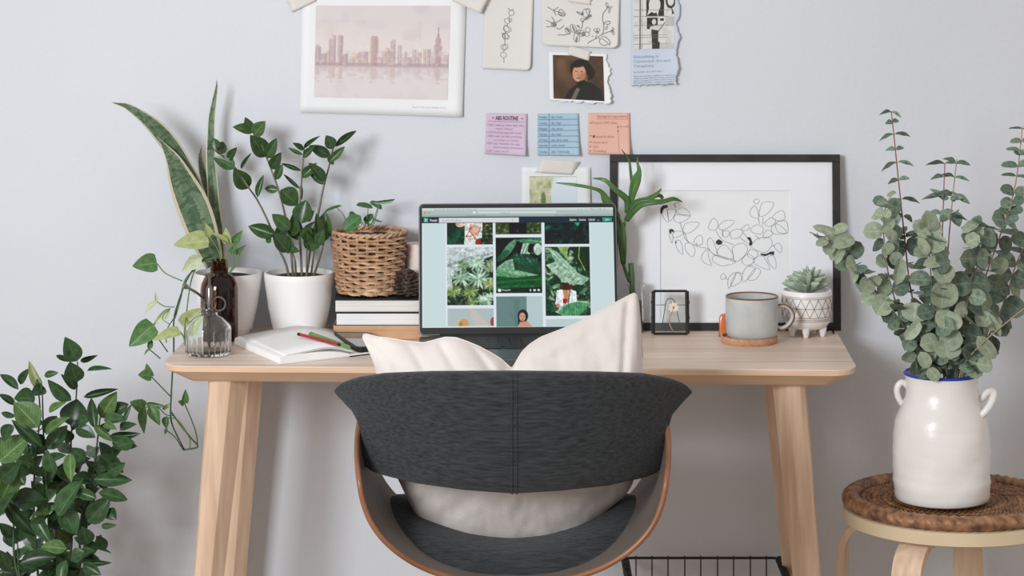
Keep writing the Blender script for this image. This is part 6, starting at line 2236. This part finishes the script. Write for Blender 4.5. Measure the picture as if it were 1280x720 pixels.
# fuller mass along the lower stems
for k_, (t0, t1, step, sz) in {'arc': (.30, 1.0, 13, 19), 'left2': (.28, .95, 15, 20), 'ctr': (.28, .98, 13, 24), 'ctr2': (.28, .98, 12, 25), 'low': (.3, .98, 12, 21), 'right2': (.28, 1.0, 14, 24), 'right': (.22, .62, 13, 24),
                               'mid': (.25, .52, 15, 24), 'mid2': (.25, .52, 14, 25), 'tall': (.26, .55, 15, 22), 'bare': (.3, .42, 14, 22)}.items():
    pa = paths[k_]
    pts = stems[k_][0]
    acc = 0
    N_ = len(pa)
    j = 0
    for i in range(1, N_):
        d = math.hypot(pa[i][0] - pa[i - 1][0], pa[i][1] - pa[i - 1][1])
        acc += d
        t_ = i / N_
        if acc < step or t_ < t0 or t_ > t1 or pa[i][1] > 462:
            continue
        acc = 0
        j += 1
        y = float(np.interp(i / N_ * (len(pts) - 1), range(len(pts)), [p[2] for p in pts]))
        base = P(*pa[i], y)
        tdir = (P(*pa[i], y) - P(*pa[i - 1], y)).normalized()
        az = (j % 2) * math.pi / 2 + random.uniform(-.5, .5) + .4
        o1 = tdir.cross(Vector((0, 1, 0))).normalized()
        o2 = tdir.cross(o1).normalized()
        for sg in (-1, 1):
            dv_ = (o1 * math.cos(az) + o2 * math.sin(az)) * sg + tdir * random.uniform(-.15, .35) + Vector((0, 0, -.15))
            dv_.normalize()
            L_ = 1.1 * sz * random.uniform(.8, 1.15) * (CD + y) / F
            leaf_at(eu, em if random.random() < .72 else em2, base, base + dv_ * L_, L_ * random.uniform(.85, 1.05), random.uniform(-.6, .6), facing=Vector((0, -1, .25)) if abs(dv_.y) < .75 else Vector((.3 * sg, -.4, 1)))

# ================================================================ floor plant
GYp = -0.26
gp = thing('floor_plant', ((60 - 640) * (CD + GYp) / F, GYp, 0), 'bushy dark green potted plant on the floor left of desk', 'potted plant')
G = WM[gp].translation.copy()
obj('pot', MB().lathe([(0, .001), (.095, .001), (.10, .006), (.118, .20), (.12, .205), (.112, .205), (.108, .19), (0, .185)], G, 40), M_pot, gp)
obj('soil', MB().lathe([(.109, .188), (.06, .194), (0, .196)], G, 24), M_soil, gp)
ga = leaf_mesh('floor_leaf_a', LM_gr, 'oval', .16, .14, 7)
gb = leaf_mesh('floor_leaf_b', LM_grl, 'oval', .14, .12, 7)
gc = leaf_mesh('floor_leaf_c', LM_grp, 'oval', .3, .1, 7)
Z7 = lambda x, y: (x / 4, 410 + y / 4)
Z8 = lambda x, y: (x / 4, 540 + y / 4)
gstems = [[(58, 800), (62, 700), (60, 640), (56, 580), (54, 530), (53, 490)], [(66, 800), (88, 700), (89, 610), (89, 545), (95, 500), (97, 452)], [(70, 800), (102, 700), (110, 640), (118, 585), (123, 540), (128, 500)], [(50, 800), (20, 710), (17, 650), (14, 600), (8, 560)],
          [(55, 800), (46, 700), (42, 620), (46, 560), (50, 510), (44, 465)], [(62, 800), (72, 700), (76, 640), (82, 590)], [(72, 800), (98, 720), (100, 660), (112, 610), (135, 570)], [(48, 800), (26, 730), (22, 680)]]
gpaths = []
for i, pts in enumerate(gstems):
    yo = GYp + (.05 if i % 2 else -.03)
    P3 = [(a, b_, GYp + (yo - GYp) * min(1, (800 - b_) / 150)) for a, b_ in pts]
    stem(gp, M_stemd, [((60 + (a - 60) * .5), 850, GYp) for a, b_ in pts[:1]] + P3, .0028, .0012, n=6)
    gpaths.append((spl([(a, b_) for a, b_ in pts], 8), yo))
gl7 = [(385, 165, 330, 55, 84, 0), (352, 168, 274, 134, 24, 0), (402, 165, 482, 140, 26, 0), (388, 268, 348, 178, 92, 0), (436, 214, 552, 198, 24, 0), (386, 302, 312, 238, 38, 0), (418, 346, 584, 304, 34, 0), (356, 362, 238, 268, 62, 0), (362, 492, 382, 355, 124, 0), (505, 448, 578, 326, 78, 1),
       (216, 318, 143, 166, 44, 2), (190, 496, 74, 368, 124, 1), (92, 308, 0, 224, 42, 0), (76, 384, -4, 328, 34, 0), (78, 442, 0, 424, 28, 0), (0, 668, 138, 538, 118, 1), (212, 592, 60, 462, 56, 0), (228, 532, 336, 442, 50, 1), (378, 506, 476, 540, 64, 0), (518, 462, 636, 450, 52, 0), (548, 542, 694, 532, 42, 0),
       (586, 592, 672, 566, 70, 0), (236, 606, 334, 488, 74, 0), (176, 352, 76, 346, 90, 0), (222, 240, 288, 222, 32, 0), (478, 504, 452, 348, 50, 0), (100, 280, 140, 205, 40, 0), (245, 420, 320, 370, 40, 1), (392, 470, 448, 450, 50, 0), (520, 480, 575, 500, 40, 1), (225, 300, 160, 330, 60, 0), (470, 480, 570, 570, 40, 1),
       (600, 500, 670, 480, 40, 0), (560, 420, 640, 380, 60, 0), (625, 470, 655, 378, 24, 0), (50, 480, 20, 560, 60, 0), (205, 330, 190, 240, 36, 0)]
gl8 = [(290, 424, 394, 238, 92, 0), (20, 345, 176, 524, 66, 0), (62, 352, 222, 328, 108, 0), (492, 302, 642, 336, 58, 0), (440, 452, 546, 328, 94, 0), (542, 384, 576, 438, 58, 0), (508, 472, 576, 466, 28, 0), (408, 652, 552, 656, 30, 0), (416, 662, 500, 712, 56, 0), (462, 574, 552, 599, 16, 0), (332, 584, 208, 568, 66, 1),
       (100, 662, 272, 618, 84, 0), (0, 590, 46, 706, 66, 0), (470, 236, 656, 240, 64, 0), (350, 106, 352, 244, 56, 1), (484, 332, 358, 290, 50, 0), (226, 432, 162, 452, 40, 0), (302, 386, 388, 510, 96, 0), (540, 200, 620, 160, 60, 0), (500, 120, 620, 200, 70, 0), (440, 560, 410, 480, 80, 0), (330, 640, 300, 760, 60, 0), (420, 600, 350, 640, 70, 0),
       (0, 240, 90, 160, 90, 0), (0, 350, 90, 180, 100, 1), (150, 210, 60, 180, 60, 0), (270, 200, 230, 100, 70, 0), (0, 420, 60, 300, 50, 0), (170, 400, 250, 560, 70, 0), (560, 50, 680, 70, 60, 0), (380, 380, 420, 300, 30, 0)]
for Zf, lst in ((Z7, gl7), (Z8, gl8)):
    for (a, b_, c_, d_, w_, kd) in lst:
        yy = GYp - .07 + random.uniform(-.04, .02)
        p0, p1 = P(*Zf(a, b_), yy), P(*Zf(c_, d_), yy + random.uniform(-.03, .015))
        leaf_at(gp, (ga, gb, gc)[kd], p0, p1, 1.14 * w_ / 4 * (CD + yy) / F, random.uniform(-.4, .4))
# the inner leaves along the stems
for pa, yo in gpaths:
    acc = 0
    j = 0
    for i in range(1, len(pa)):
        acc += math.hypot(pa[i][0] - pa[i - 1][0], pa[i][1] - pa[i - 1][1])
        if acc < 11 or pa[i][1] > 760:
            continue
        acc = 0
        j += 1
        base = P(*pa[i], yo)
        az = j * 2.4 + random.uniform(-.4, .4)
        dv_ = Vector((math.cos(az), math.sin(az) * .8, random.uniform(.15, .9))).normalized()
        L_ = random.uniform(24, 32) * (CD + yo) / F
        if pa[i][0] + dv_.x * 30 > 168 or pa[i][1] < 500 + 30:
            continue
        leaf_at(gp, ga if random.random() < .88 else gb, base, base + dv_ * L_, L_ * random.uniform(.5, .62), random.uniform(-.5, .5), facing=Vector((0, -1, .8)))
# extra inner leaves low in the floor plant
for k in range(46):
    a, b_ = random.uniform(2, 140), random.uniform(560, 740)
    yy = GYp + random.uniform(-.03, .08)
    an = random.uniform(-2.6, -.5)
    L_ = random.uniform(24, 34)
    p0, p1 = P(a, b_, yy), P(a + math.cos(an) * L_, b_ + math.sin(an) * L_ * .8, yy + random.uniform(-.02, .02))
    if a + math.cos(an) * L_ < 158:
        leaf_at(gp, ga, p0, p1, random.uniform(14, 20) * (CD + yy) / F, random.uniform(-.8, .8))
# extra eucalyptus leaves: the dense dark heart of the bunch and the ones over the vase mouth
for k in range(62):
    if k < 40:
        a, b_ = random.uniform(1132, 1248), random.uniform(372, 452)
        if a < 1150 and b_ > 440: continue
        yy = VY + random.uniform(-.05, .05)
    else:
        a, b_ = random.uniform(1142, 1228), random.uniform(440, 464)
        yy = VY + random.uniform(-.065, -.03)
    an = random.uniform(0, 6.28)
    L_ = random.uniform(18, 27)
    p0 = P(a, b_, yy)
    p1 = P(a + math.cos(an) * L_, min(468, b_ + math.sin(an) * L_), yy + random.uniform(-.015, .015))
    leaf_at(eu, em if random.random() < .8 else em2, p0, p1, random.uniform(17, 25) * (CD + yy) / F, random.uniform(-.8, .8))
